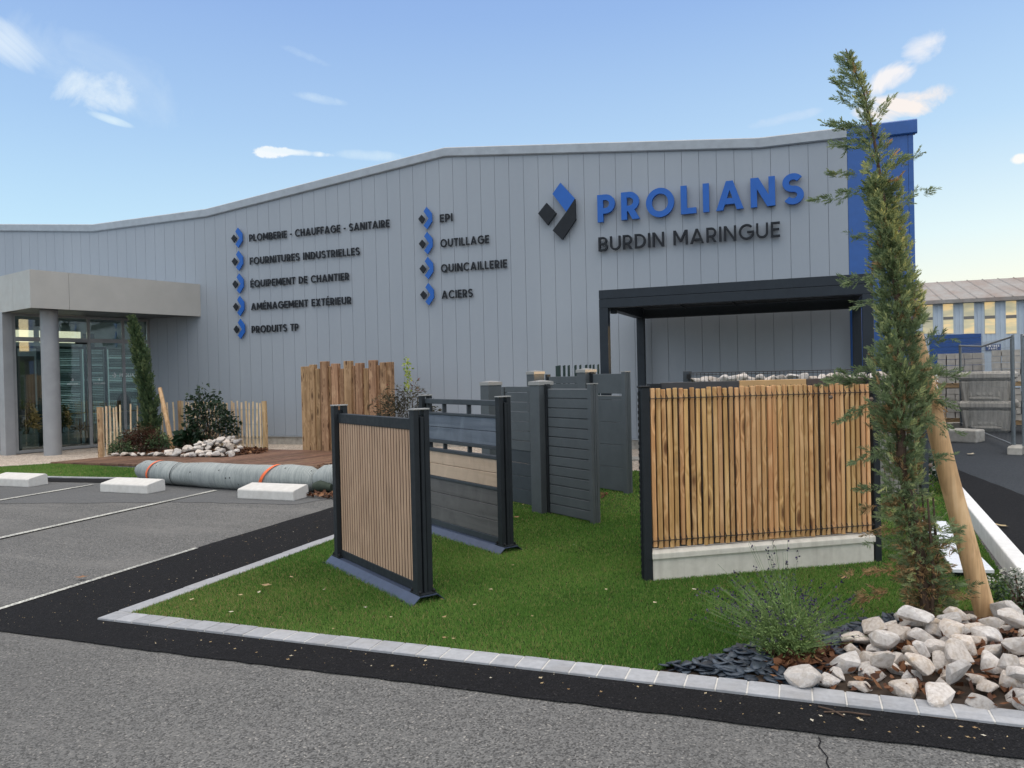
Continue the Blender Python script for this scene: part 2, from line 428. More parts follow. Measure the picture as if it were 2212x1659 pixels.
def leafmat(name, stops, trans=.25, rough=.55, spec=.3):
    m = Mat(name); c = m.ramp(m.attr('tint'), stops)
    m.set(c, rough, spec=spec)
    tr = m.n('ShaderNodeBsdfTranslucent'); m.put(tr.inputs[0], c)
    mx = m.n('ShaderNodeMixShader'); mx.inputs[0].default_value = trans
    m.l(m.b.outputs[0], mx.inputs[1]); m.l(tr.outputs[0], mx.inputs[2]); m.l(mx.outputs[0], m.out.inputs[0])
    return m.m
M_GRASS = leafmat('turf_blades', [(0, (.045, .110, .024)), (.40, (.140, .290, .056)), (.72, (.275, .440, .105)), (.86, (.38, .42, .15)), (.93, (.40, .31, .13)), (1, (.52, .42, .21))], .25, .5)
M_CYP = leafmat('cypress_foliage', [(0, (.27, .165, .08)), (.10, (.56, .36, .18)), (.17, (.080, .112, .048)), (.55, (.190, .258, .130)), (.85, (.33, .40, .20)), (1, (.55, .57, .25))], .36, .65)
M_CYPDARK = leafmat('small_cypress_foliage', [(0, (.022, .045, .022)), (.6, (.075, .125, .058)), (1, (.17, .22, .095))], .15)
M_SHRUB = leafmat('shrub_leaf', [(0, (.008, .020, .010)), (.6, (.024, .052, .024)), (1, (.07, .105, .05))], .15, .42, .45)
M_REDSHRUB = leafmat('bronze_shrub_leaf', [(0, (.035, .014, .010)), (.55, (.085, .036, .022)), (.8, (.06, .065, .024)), (1, (.13, .10, .04))], .2)
M_PALEPLANT = leafmat('pale_leaf', [(0, (.028, .055, .028)), (.6, (.10, .14, .08)), (1, (.42, .45, .38))], .2)
M_DEEP = leafmat('deep_green_leaf', [(0, (.006, .020, .010)), (1, (.026, .060, .026))], .15)
M_MAPLE = leafmat('maple_leaf', [(0, (.022, .020, .014)), (.7, (.065, .058, .034)), (.93, (.11, .10, .055)), (1, (.22, .045, .06))], .25)
M_VINE = leafmat('fresh_vine_leaf', [(0, (.16, .24, .05)), (1, (.40, .50, .12))], .35)
M_LAV = leafmat('lavender_green', [(0, (.09, .15, .05)), (.6, (.24, .36, .12)), (1, (.42, .50, .19))], .25)
M_LAVF = leafmat('lavender_flower', [(0, (.022, .012, .045)), (.7, (.055, .032, .10)), (1, (.20, .15, .28))], .2)
M_WHITEFL = leafmat('white_flower', [(0, (.6, .6, .5)), (1, (.85, .85, .78))], .3)
M_DRY = leafmat('dry_potted_plant', [(0, (.09, .075, .03)), (.6, (.26, .21, .08)), (1, (.40, .33, .15))], .25)
M_DEADLEAF = leafmat('dead_leaf', [(0, (.035, .014, .008)), (.45, (.105, .044, .022)), (.8, (.21, .095, .045)), (1, (.36, .20, .10))], .15, .7)
M_SCRAP = leafmat('pale_leaf_scrap', [(0, (.30, .19, .09)), (.6, (.52, .40, .22)), (1, (.70, .66, .55))], .2, .7)
M_BARK = paint('brown_bark', (.085, .055, .038), .9, 0, .4, 25)
M_STEM = paint('green_stem', (.10, .15, .05), .7, 0, .2, 20)
M_ROCK = Mat('white_limestone'); _m = M_ROCK; _v = _m.coord(); _r = _m.rand()
_c = _m.ramp(_m.noise(_v, 9, 7, .62, .3), [(.28, (.46, .385, .325)), (.46, (.66, .59, .525)), (.72, (.80, .745, .69))])
_c = _m.mix(_m.gray(_m.noise(_m.coord(loc=(4, 2, 1)), 4.5, 5, .6), .50, .68, 0, .60), _c, (.48, .36, .235))
_hs = _m.n('ShaderNodeHueSaturation'); _m.l(_c, _hs.inputs['Color']); _m.l(_m.math('ADD', _m.math('MULTIPLY', _r, .42), .72), _hs.inputs['Value'])
_m.l(_m.math('ADD', _m.math('MULTIPLY', _m.math('FRACT', _m.math('MULTIPLY', _r, 9.7)), .7), .45), _hs.inputs['Saturation'])
_m.set(_hs.outputs[0], .85, spec=.2); _m.bump(_m.math('ADD', _m.noise(_v, 22, 6, .7), _m.noise(_v, 90, 4)), .55, .012); M_ROCK = _m.m
M_SLATE = leafmat('blue_slate', [(0, (.022, .030, .042)), (.6, (.050, .066, .088)), (1, (.10, .125, .155))], 0.0, .5, .4)

PINE = [(0.08, (.44, .215, .080)), (.42, (.64, .355, .150)), (.72, (.74, .445, .205)), (1, (.82, .53, .275))]
M_SLAT = wood('golden_pine', PINE, 26, 'Z', .035, True, .6, .40, (.16, .065, .026), 1.5)
M_SLEEPER = wood('weathered_pine', [(0.05, (.17, .098, .050)), (.45, (.34, .205, .112)), (.8, (.45, .285, .160)), (1, (.52, .35, .21))], 26, 'Z', .035, True, .7, .32, (.07, .032, .016), 1.3)
M_STAKE = wood('stake_pine', [(0.05, (.42, .25, .125)), (.5, (.66, .43, .225)), (1, (.78, .56, .33))], 34, 'Z', .035, False, .65, .1, (.16, .08, .04), 1.1)
M_PICKET = wood('chestnut_paling', [(0.05, (.52, .37, .20)), (.5, (.76, .58, .36)), (1, (.86, .70, .49))], 40, 'Z', .06, False, .7, .42)
M_PALEPOST = wood('paling_post', [(0.05, (.30, .18, .09)), (.5, (.52, .345, .185)), (1, (.64, .46, .28))], 40, 'Z', .06, True, .7, .35)
M_DECK = wood('brown_deck_timber', [(0.05, (.105, .055, .036)), (.5, (.185, .105, .070)), (1, (.27, .165, .11))], 50, 'Y', .05, False, .55, .55)
M_TAN = wood('tan_composite', [(0.05, (.42, .275, .185)), (.5, (.47, .315, .212)), (1, (.53, .365, .25))], 14, 'Z', .03, False, .6, .02)
M_BEIGE = wood('beige_composite', [(0.05, (.49, .36, .265)), (.5, (.57, .425, .315)), (1, (.64, .49, .375))], 14, 'X', .05, False, .6, .08)
M_BLUEGREY = wood('blue_grey_composite', [(0.05, (.100, .128, .160)), (.5, (.138, .170, .207)), (1, (.185, .219, .257))], 20, 'X', .05, False, .55, .10)
M_GREYBRN = wood('grey_brown_composite', [(0.05, (.090, .087, .086)), (.5, (.118, .115, .114)), (1, (.150, .147, .144))], 18, 'X', .05, False, .55, .10)
M_BROWNB = paint('brown_composite', (.085, .060, .050), .55, 0, .12, 10)
M_DARKB = paint('dark_grey_composite', (.060, .060, .064), .55, 0, .12, 10)
M_TANB = paint('honey_composite', (.60, .37, .165), .5, 0, .08, 8)
M_GREENPOST = paint('dark_green_picket', (.010, .030, .026), .5)
M_PALLET = wood('pallet_wood', [(0.05, (.26, .17, .09)), (1, (.48, .34, .20))], 40, 'X', .06, False, .8, .3)
M_WIRE = paint('dark_wire', (.035, .030, .028), .45, .4)
M_GALV = paint('galvanised_steel', (.30, .32, .34), .38, .6, .15, 14)
M_STEELTUBE = paint('dull_fence_tube', (.20, .23, .25), .45, .4, .15, 14)
M_TYRE = paint('black_rubber', (.012, .012, .012), .8)
M_ORANGE = paint('orange_strap', (.85, .16, .045), .55, 0, .06, 10)
M_BLACKSTRAP = paint('black_strap', (.02, .022, .022), .6)
M_ROLL = Mat('turf_roll_backing'); _m = M_ROLL
_v = _m.coord((1, 1, 1))
_wv = _m.n('ShaderNodeTexWave', wave_type='BANDS', bands_direction='X'); _m.l(_m.coord((1, .30, .35), rot=(0, .32, .15)), _wv.inputs[0])
_wv.inputs['Scale'].default_value = 21; _wv.inputs['Distortion'].default_value = 4.5; _wv.inputs['Detail'].default_value = 2; _wv.inputs['Detail Scale'].default_value = .8
_c = _m.ramp(_wv.outputs['Fac'], [(.05, (.13, .15, .15)), (.45, (.37, .40, .395)), (1, (.50, .53, .52))])
_c = _m.mix(_m.gray(_m.noise(_v, 2.2, 5, .6), .42, .72, 0, .4), _c, (.36, .40, .38))
_c = _m.mix(_m.gray(_m.noise(_m.coord((26, 2.2, 2.2), rot=(0, .25, .1)), 1.0, 6, .7, .4), .38, .60, .55, 0), _c, (.17, .195, .195))
_c = _m.mix(_m.gray(_m.voro(_v, 6.5), .075, .10, 1, 0), _c, (.05, .055, .055))
_m.set(_c, .7, spec=.3); _m.bump(_m.math('ADD', _m.math('MULTIPLY', _wv.outputs['Fac'], .25), _m.math('MULTIPLY', _m.noise(_v, 7, 4, .6), 1.6)), .4, .012); M_ROLL = _m.m
M_GLASS = Mat('window_glass'); _m = M_GLASS
_tp = _m.n('ShaderNodeBsdfTransparent'); _tp.inputs[0].default_value = (.80, .88, .88, 1)
_gl = _m.n('ShaderNodeBsdfGlossy'); _gl.inputs['Roughness'].default_value = .02; _gl.inputs[0].default_value = (.9, .95, .95, 1)
_fr = _m.n('ShaderNodeFresnel'); _fr.inputs[0].default_value = 1.5
_mx = _m.n('ShaderNodeMixShader'); _m.l(_m.math('ADD', _m.math('MULTIPLY', _fr.outputs[0], .9), .10), _mx.inputs[0])
_m.l(_tp.outputs[0], _mx.inputs[1]); _m.l(_gl.outputs[0], _mx.inputs[2]); _m.l(_mx.outputs[0], _m.out.inputs[0]); M_GLASS = _m.m
M_BLIND = paint('grey_green_blind', (.16, .21, .20), .6)
M_BLINDGLOW = Mat('blind_glow_sheet').set((.4, .5, .5), .6, emit=(.62, .85, .82), estr=.34).m  # glow put in for the pale streaks between the blinds
M_INTER = paint('grey_interior', (.36, .40, .41), .8)
M_GLOW = Mat('sky_glow_strip').set((.9, .8, .6), .5, emit=(1.0, .88, .62), estr=1.1).m  # glow put in for the bright sky band in the entrance glass
M_BRASS = paint('brass_rail', (.50, .38, .16), .3, .7)
M_WHITELET = paint('white_vinyl', (.62, .66, .66), .5)
M_SHEDWALL = paint('pale_blue_sheet', (.50, .58, .66), .5, .1, .08, 1.2)
M_SHEDROOF = Mat('fibre_cement_roof'); _m = M_SHEDROOF; _v = _m.coord()
_m.set(_m.mix(_m.gray(_m.noise(_m.coord((1, .4, .4)), .8, 5, .65), .38, .70, 0, .8), _m.ramp(_m.noise(_v, 4, 6, .7), [(.3, (.27, .26, .245)), (.7, (.38, .365, .35))]), (.27, .205, .175)), .9, spec=.2); M_SHEDROOF = _m.m
M_SHEDDOOR = paint('blue_shed_door', (.018, .075, .26), .45)
M_SHEDPANE = Mat('glowing_pane'); _m = M_SHEDPANE
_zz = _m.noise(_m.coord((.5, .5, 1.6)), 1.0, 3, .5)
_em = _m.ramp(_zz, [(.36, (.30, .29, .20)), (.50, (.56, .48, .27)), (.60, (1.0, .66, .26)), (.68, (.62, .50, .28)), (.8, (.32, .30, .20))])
_m.set((.45, .42, .30), .4, emit=_em, estr=.62); M_SHEDPANE = _m.m  # sunlight coming through the panes is painted in as golden emission
M_SIGNBLUE = paint('blue_sign_plate', (.02, .07, .24), .4)
M_PAVER = paint('grey_concrete_block', (.50, .48, .445), .85, 0, .22, 5)
M_PLANTER = Mat('board_marked_concrete'); _m = M_PLANTER
_c = _m.ramp(_m.noise(_m.coord((14, 14, .8)), 1.6, 6, .65), [(.3, (.27, .26, .235)), (.5, (.47, .45, .41)), (.75, (.62, .60, .555))])
_m.set(_c, .88, spec=.2); M_PLANTER = _m.m
M_YELLOW = paint('yellow_tag', (.75, .75, .06), .5)
M_CARW = paint('white_car_paint', (.70, .72, .74), .2, 0, .03)
M_CARG = paint('dark_car_glass', (.02, .025, .03), .1)
M_HEDGE = leafmat('hedge_leaf', [(0, (.02, .04, .015)), (1, (.07, .11, .04))], .2)
# ------------------------------------------------------------------ measured points
def view_ray(px, py): return _fwd + RT * ((px - 1106.0) / 1660.0) - UP * ((py - 829.5) / 1660.0)
def on_ground(px, py, z=0.0):
    r = view_ray(px, py); return Vector((0, 0, EYE)) + r * ((z - EYE) / r.z)
def on_plane(px, py, Y):
    r = view_ray(px, py); return Vector((0, 0, EYE)) + r * (Y / r.y)

# ------------------------------------------------------------------ ground
def sheet(name, pts, z, mat, parent=None):
    b = MB(); b.add([(x, y, z) for x, y in pts], [tuple(range(len(pts)))])
    ar = sum(pts[i][0] * pts[(i + 1) % len(pts)][1] - pts[(i + 1) % len(pts)][0] * pts[i][1] for i in range(len(pts)))
    if ar < 0: b.f = [tuple(reversed(f)) for f in b.f]
    return kind(b.build(name, mat, parent))
def ragged(pts, step=.10, amp=.008):
    """a polygon with hand-laid, slightly uneven edges"""
    o = []
    for i in range(len(pts)):
        a = Vector(pts[i]); b = Vector(pts[(i + 1) % len(pts)]); L = (b - a).length
        if L > 30: o.append(tuple(a)); continue
        k = max(1, int(L / step)); n = Vector((-(b - a).y, (b - a).x)).normalized()
        for j in range(k):
            o.append(tuple(a + (b - a) * (j / k) + n * (random.uniform(-amp, amp) if j else 0)))
    return o
sheet("ground", [(-400, -400), (400, -400), (400, 900), (-400, 900)], 0.0, M_OLD)
sheet("yard_road", ragged([(1.40, 4.0), (1.72, 13.2), (1.85, 60), (60, 60), (60, -6), (14, -6), (6, 2.5)]), 0.004, M_YARD)
sheet("yard_road_strip", ragged([(1.42, 5.0), (1.72, 13.4), (1.80, 16.2), (2.07, 13.2), (2.37, 10.9), (2.75, 8.2), (3.1, 5.6)], .2, .008), 0.008, M_NEW)
sheet("asphalt_strip", ragged([(-5.30, 3.43), (-3.3, 3.47), (-1.69, 3.53), (.77, 3.61), (6, 3.8), (6, 4.2), (-4.45, 4.2), (-4.47, 9.2), (-5.60, 9.2), (-5.58, 7.5), (-5.55, 5.6), (-5.50, 3.45)]), 0.008, M_NEW)
sheet("asphalt_strip", ragged([(-20, 8.35), (-12.9, 8.98), (-10.1, 9.25), (-9.0, 9.3), (-9.0, 9.75), (-13.3, 9.36), (-20, 8.75)]), 0.008, M_NEW)
sheet("smooth_asphalt", ragged([(-16, 5.9), (-11.5, 6.95), (-9.4, 7.5), (-7.9, 7.95), (-6.2, 8.15), (-6.0, 8.75), (-9, 9.22), (-16, 8.65)], .15, .03), 0.004, M_PATCH)
sheet("gravel", ragged([(-34, 10.9), (-16.0, 10.1), (-14.4, 11.1), (-7.6, 11.9), (-7.0, 12.4), (1.7, 12.15), (1.75, 15.78), (-34, 15.78)], .3, .04), 0.006, M_GRAVEL)
LINES = [((-10.60, 6.2), (-10.70, 8.95)), ((-7.85, 3.2), (-8.18, 8.90)), ((-5.44, 3.60), (-5.53, 5.75)), ((-13.15, 5.5), (-13.22, 8.8))]
for a, b_ in LINES:
    w = .042 if a[0] < -6 else .026
    sheet("parking_line", [(a[0] - w, a[1]), (a[0] + w, a[1]), (b_[0] + w, b_[1]), (b_[0] - w, b_[1])], 0.013, M_LINE)

b_ = MB(); b_.prism([(24.6, 0), (26, 3.9), (30, 4.1), (34, 0)], -70, 12, Matrix(((1, 0, 0, 0), (0, 0, -1, 0), (0, 1, 0, 0), (0, 0, 0, 1)))); kind(b_.build("sun_block_mound", M_TURFBASE))  # added out-of-view mound, shaped to keep the low sun off the lower parts
# the stone edging of the lawn: one row of setts with pale joints
def setts(name, p0, p1, inward, width, size, z1=.022):
    p0 = Vector(p0); p1 = Vector(p1); d = (p1 - p0).normalized(); n = Vector(inward).normalized(); L = (p1 - p0).length
    b = MB(); x = 0
    while x < L - .02:
        l = min(size, L - x)
        q = [p0 + d * (x + .004), p0 + d * (x + l - .004), p0 + d * (x + l - .004) + n * width, p0 + d * (x + .004) + n * width]
        b.prism([(v.x, v.y) for v in q], -.02, z1 + random.uniform(-.0015, .0015)); x += size
    o = kind(b.build(name, M_KERB, None, bevel=.003, seg=1))
    m = MB(); q = [p0 + n * .003, p1 + n * .003, p1 + n * (width - .003), p0 + n * (width - .003)]
    m.prism([(v.x, v.y) for v in q], -.02, z1 - .004); kind(m.build("kerb_joints", M_MORTAR))
    return o
setts("kerb", (-4.535, 3.800), (1.7, 3.935), (-.02, 1), .158, .1505)
setts("kerb", (-4.535, 3.965), (-4.60, 10.6), (1, 0), .13, .30)
setts("kerb", (-20, 8.72), (-9.2, 9.77), (-.06, 1), .09, .5)

bm_ = MB(); bm_.prism([(1.285, 5.2), (1.405, 5.2), (1.775, 13.0), (1.655, 13.0)], -.02, .15)
kind(bm_.build("white_kerb", M_WHITEKERB, bevel=.012))

# ------------------------------------------------------------------ lawn
def inside(poly, X, Y):
    r = np.zeros(len(X), bool); n = len(poly)
    for i in range(n):
        x0, y0 = poly[i]; x1, y1 = poly[(i + 1) % n]
        c = ((y0 > Y) != (y1 > Y)) & (X < (x1 - x0) * (Y - y0) / (y1 - y0 + 1e-12) + x0); r ^= c
    return r
BED = [(-.80, 4.06), (-.62, 4.27), (-.30, 4.62), (.12, 5.02), (.42, 5.36), (.70, 5.62), (1.30, 5.75), (1.9, 5.2), (1.9, 4.0), (.5, 3.9)]
LAWN = [(-4.41, 3.955), (-.80, 4.045), (-.62, 4.27), (-.30, 4.62), (.12, 5.02), (.42, 5.36), (.70, 5.62), (1.25, 5.75), (1.68, 12.6), (-.5, 12.5), (-2.75, 12.25), (-6.3, 11.7), (-7.0, 11.2), (-6.6, 10.6), (-4.47, 10.4)]
TURF2 = [(-18, 9.55), (-15.0, 10.5), (-14.4, 11.15), (-11.5, 10.85), (-10.3, 9.85), (-13.3, 9.45), (-18, 8.98)]
sheet("lawn", LAWN, 0.012, M_TURFBASE)
sheet("turf_strip", TURF2, 0.012, M_TURFBASE)
def gnoise(X, Y):
    return (np.sin(X * 1.7 + 1.3 * np.sin(Y * 1.1)) + np.sin(Y * 2.3 + X * .7 + 1) + .7 * np.sin(X * 5.1 - Y * 3.7)) / 2.7
def blades(name, poly, counts, label):
    x0, x1 = min(p[0] for p in poly), max(p[0] for p in poly)
    P = []
    for ya, yb, dens in counts:
        n = int((x1 - x0) * (yb - ya) * dens)
        X = RNG.uniform(x0, x1, n); Y = RNG.uniform(ya, yb, n); k = inside(poly, X, Y); P.append(np.stack([X[k], Y[k]], 1))
    P = np.concatenate(P); n = len(P); X, Y = P.T
    g = gnoise(X, Y)
    ln = RNG.uniform(.016, .033, n); az = RNG.uniform(0, 2 * np.pi, n); lean = RNG.uniform(.1, .85, n)
    # the pile is brushed a little towards the road
    D = np.stack([np.cos(az) * lean, np.sin(az) * lean - .30, np.ones(n)], 1); D = unit(D)
    S = unit(np.cross(D, np.stack([np.cos(az + 1.2), np.sin(az + 1.2), np.zeros(n)], 1)))
    w = RNG.uniform(.0022, .0042, n) * np.clip(Y / 5.5, .8, 2.6)
    B = np.stack([X, Y, np.full(n, .010)], 1)
    V = np.stack([B - S * w[:, None], B + S * w[:, None], B + D * ln[:, None] + S * w[:, None] * .25], 1).reshape(-1, 3)
    worn = np.exp(-((X + 4.0) ** 2 + (Y - 4.3) ** 2) / .9)
    t = np.clip(.42 + .17 * g + RNG.normal(0, .15, n), 0, .84)
    straw = RNG.random(n) < (.10 + .05 * g + .22 * worn); t[straw] = RNG.uniform(.86, 1, straw.sum())
    o = np_mesh(name, V, np.arange(3 * n).reshape(n, 3), M_GRASS, None, {'tint': np.repeat(t, 3)})
    kind(o, 'stuff'); return tag(o, label, 'grass')
blades("lawn_grass", LAWN, [(3.9, 5.0, 19000), (5.0, 6.5, 14000), (6.5, 8.5, 7500), (8.5, 12.7, 3200)], "short dark green artificial grass blades covering the display lawn")
blades("turf_strip_grass", TURF2, [(8.9, 11.2, 4200)], "short green artificial grass strip in front of the brown deck")

# ------------------------------------------------------------------ the large grey building
FY = 15.75
BX1 = 1.80
PROFILE = [(-33.4, 6.03), (-25.9, 6.74), (-18.5, 6.04), (-14.5, 6.07), (-7.63, 6.77), (-.87, 6.09), (BX1 + .04, 6.07)]
def ztop(x):
    for (xa, za), (xb, zb) in zip(PROFILE, PROFILE[1:]):
        if xa <= x <= xb: return za + (zb - za) * (x - xa) / (xb - xa)
    return PROFILE[-1][1]
hall = thing("warehouse", "large grey metal clad building with a gabled roofline and a blue corner", "building", (-15.8, FY, 0))
def H(): return hall
HM = Matrix.Translation((15.8, -FY, 0))       # world -> building
def panels(x0, x1, seams, zbot, drop):
    b = MB(); xs = [x0] + sorted(s for s in seams if x0 < s < x1) + [x1]; g = .0032
    for a, c in zip(xs, xs[1:]):
        l, r = a + g, c - g
        br = [p[0] for p in PROFILE if l < p[0] < r]
        top = [(x, ztop(x) - drop) for x in [r] + br[::-1] + [l]]
        poly = [(l, zbot), (r, zbot)] + top
        n = len(poly)
        vs = [(x, FY, z) for x, z in poly] + [(x, FY + .022, z) for x, z in poly]
        b.add(vs, [tuple(range(n))] + [(i, n + i, n + (i + 1) % n, (i + 1) % n) for i in range(n)], HM)
    return b
SEAMS = [.69 - .3397 * k for k in range(1, 101)]
panels(-33.4, .69, SEAMS, .235, .16).build("wall_cladding", M_FACADE, hall)
panels(.69, BX1, [1.03, 1.37, 1.71], .235, .16).build("blue_corner_panel", M_BLUEPANEL, hall)
b = MB(); poly = [(-33.39, .235), (BX1 - .01, .235)] + [(x, z - .17) for x, z in PROFILE[::-1]]
poly[2] = (BX1 - .01, poly[2][1]); poly[-1] = (-33.39, poly[-1][1]); n = len(poly)
b.add([(x, FY + .018, z) for x, z in poly] + [(x, FY + 32, z) for x, z in poly], [tuple(range(n)), tuple(range(n, 2 * n))[::-1]] + [(i, n + i, n + (i + 1) % n, (i + 1) % n) for i in range(n)], HM)
b.build("wall_core", M_SEAM, hall)
def cap(x0, x1, mat, name, drop=.20):
    b = MB(); xs = [x0] + [p[0] for p in PROFILE if x0 < p[0] < x1] + [x1]
    prof = [(-.055, -.01), (-.055, -drop + .02), (-.035, -drop), (.0, -drop), (.0, -.19), (.30, -.19), (.30, 0.0), (-.03, 0.012)]
    k = len(prof); vs = []
    for x in xs: vs += [(x, FY + dy, ztop(x) + dz) for dy, dz in prof]
    fs = []
    for i in range(len(xs) - 1):
        fs += [(i * k + j, i * k + (j + 1) % k, (i + 1) * k + (j + 1) % k, (i + 1) * k + j) for j in range(k)]
    fs += [tuple(range(k))[::-1], tuple(range((len(xs) - 1) * k, len(xs) * k))]
    b.add(vs, fs, HM); return b.build(name, mat, hall)
cap(-33.4, .687, M_CAP, "roof_trim")
cap(.69, BX1 + .06, M_BLUEPANEL, "roof_trim", .25)
MB().box(-33.4, FY - .03, .200, BX1, FY + .03, .232, HM).build("base_flashing", M_CAP, hall)
MB().box(-33.4, FY + .012, -.05, BX1 - .03, FY + .3, .199, HM).build("plinth", M_CONC, hall)

# entrance porch, set at an angle to the front
PA = Vector((-17.36, 12.50)); PD = Vector((.81, 3.25)).normalized(); PN = Vector((-PD.y, PD.x))   # along the glazing, into the porch
def pw(u, v): q = PA + PD * u + PN * v; return (q.x, q.y)
def pbox(b, u0, u1, v0, v1, z0, z1): return b.prism([pw(u0, v0), pw(u1, v0), pw(u1, v1), pw(u0, v1)], z0, z1, HM)
ZS, ZC = 3.317, 4.155
C0 = Vector((-15.885, 11.87)); CD = Vector((1.085, 3.88)).normalized(); CN = Vector((-CD.y, CD.x)); CL = 4.03
def cw(u, v): q = C0 + CD * u + CN * v; return (q.x, q.y)
canopy = MB()
for u0, u1 in ((0, .80), (.806, CL)): canopy.prism([cw(u0, 0), cw(u1, 0), cw(u1, .03), cw(u0, .03)], ZS, ZC, HM)
for v0, v1 in ((.03, .93), (.936, 2.4), (2.406, 4.4), (4.406, 9.0)): canopy.prism([cw(0, v0), cw(.03, v0), cw(.03, v1), cw(0, v1)], ZS, ZC, HM)
can = canopy.build("canopy", M_CANOPY, hall)
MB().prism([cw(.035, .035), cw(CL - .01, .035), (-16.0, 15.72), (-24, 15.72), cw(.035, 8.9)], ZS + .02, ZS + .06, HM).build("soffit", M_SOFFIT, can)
MB().prism([cw(.035, .035), cw(CL - .01, .035), (-16.0, 15.72), (-24, 15.72), cw(.035, 8.9)], ZC - .08, ZC - .04, HM).build("canopy_roof", M_CAP, can)
MB().tube([(-16.30, 12.62, 0), (-16.30, 12.62, 3.33)], .185, 36, HM).build("column", M_COL, hall, smooth=True)
b = MB(); pbox(b, -.215, .0, -.02, .28, 0, 3.33); b.build("pillar", M_COL, hall, bevel=.006)
# glazing
fr = MB(); MU = [.035, .98, 1.74, 2.62, 3.30]
for i, u in enumerate(MU):
    w = .035 if i not in (1,) else .03
    pbox(fr, u - w, u + w, 0, .07, .02, 3.32)
for u0, u1 in zip(MU, MU[1:]):
    pbox(fr, u0 + .036, u1 - .036, .003, .067, .02, .09); pbox(fr, u0 + .036, u1 - .036, .003, .067, 2.665, 2.765)
    pbox(fr, u0 + .036, u1 - .036, .003, .067, 3.26, 3.32)
frame = fr.build("window_frame", M_FRAME, hall, bevel=.004, seg=1)
for u0, u1 in zip(MU, MU[1:]):
    for z0, z1 in ((.09, 2.665), (2.765, 3.26)):
        p = MB(); pbox(p, u0 + .036, u1 - .036, .030, .036, z0, z1); p.build("pane", M_GLASS, frame)
for u0, u1 in ((1.005, 1.70), (1.78, 2.20), (.08, .93)):
    d = MB()
    for a, c in ((u0, u0 + .045), (u1 - .045, u1)): pbox(d, a, c, .075, .105, .06, 2.56)
    pbox(d, u0 + .046, u1 - .046, .077, .103, 2.50, 2.56); pbox(d, u0 + .046, u1 - .046, .077, .103, .06, .13)
    d.build("door_leaf", M_ANTH2, hall)
d = MB(); pbox(d, 1.40, 1.68, -.03, .0, 2.62, 2.66); d.build("door_sensor", M_BOLT, hall)
r_ = MB(); a = pw(.08, .10); c = pw(3.25, .10)
r_.tube([(a[0], a[1], .905), (c[0], c[1], .895)], .016, 10, HM); r_.build("handrail", M_BRASS, hall, smooth=True)
fr2 = MB()
for v in (.30, 1.9, 3.5, 5.1):
    pbox(fr2, -.17, -.10, v, v + .07, .02, 3.32)
    if v < 5: pbox(fr2, -.165, -.105, v + .071, v + 1.599, .02, .09); pbox(fr2, -.165, -.105, v + .071, v + 1.599, 2.665, 2.765)
f2 = fr2.build("window_frame", M_FRAME, hall)
for v in (.30, 1.9, 3.5):
    p = MB(); pbox(p, -.14, -.134, v + .071, v + 1.599, .09, 2.665); p.build("pane", M_GLASS, f2)
    p = MB(); pbox(p, -.14, -.134, v + .071, v + 1.599, 2.765, 3.32); p.build("pane", M_GLASS, f2)
inn = MB()
pbox(inn, -.09, 3.2, .11, 4.9, .005, .02); pbox(inn, -.09, 3.2, 3.4, 3.5, .02, .9)
inn.box(-22.5, 15.69, .02, -16.7, 15.735, 3.31, HM); inn.build("porch_interior", M_INTER, hall)
bl = MB()
for i in range(44):
    z = .62 + i * .044
    for u0, u1, v in ((.99, 1.70, .40), (1.78, 2.28, .40), (2.42, 3.25, .40), (2.31, 2.38, .40)):
        s = random.choice((.011, .015, .018, .0205, .0215)); pbox(bl, u0, u1, v, v + .006, z - s, z + s)
bl.build("blinds", M_BLIND, hall)
g = MB(); [pbox(g, a_, c_, .44, .45, .60, 2.52) for a_, c_ in ((.99, 1.70), (1.78, 2.28), (2.42, 3.25))]; g.build("blind_glow_sheet", M_BLINDGLOW, hall)  # added emissive sheet behind the blinds, not a real window
g = MB(); pbox(g, .02, .90, 1.05, 1.07, 2.70, 3.0); pbox(g, 1.04, 2.05, 1.07, 1.08, 2.70, 3.0); g.build("sky_glow_strip", M_GLOW, hall)  # added emissive strips standing in for reflected horizon sky
g = MB(); pbox(g, .02, .93, 1.12, 1.15, 1.05, 2.35); g.build("inner_wall_poster", paint('brown_grey_poster', (.20, .155, .13), .6, 0, .3, 2), hall)
g = MB(); pbox(g, 2.03, 2.32, .9, .95, .02, 2.95); pbox(g, .90, 1.03, .9, .95, .02, 2.6); g.build("inner_mullion", M_ANTH2, hall)

# ------------------------------------------------------------------ raised lettering (own stroke alphabet)
def arc(cx, cy, rx, ry, a0, a1, n=18):
    return [(cx + rx * math.cos(R(a0 + (a1 - a0) * i / n)), cy + ry * math.sin(R(a0 + (a1 - a0) * i / n))) for i in range(n + 1)]
def strip(pts, t, closed=False):
    n = len(pts); L = []; Rr = []
    for i in range(n):
        p = Vector(pts[i])
        if closed: a = Vector(pts[i - 1]); c = Vector(pts[(i + 1) % n])
        else: a = Vector(pts[max(i - 1, 0)]); c = Vector(pts[min(i + 1, n - 1)])
        d0 = (p - a).normalized() if (p - a).length > 1e-9 else (c - p).normalized()
        d1 = (c - p).normalized() if (c - p).length > 1e-9 else d0
        m = (d0 + d1).normalized(); nn = Vector((-m.y, m.x)); k = 1.0 / max(.4, nn.dot(Vector((-d0.y, d0.x))))
        L.append(p + nn * t * .5 * k); Rr.append(p - nn * t * .5 * k)
    return ('strip', L, Rr, closed)
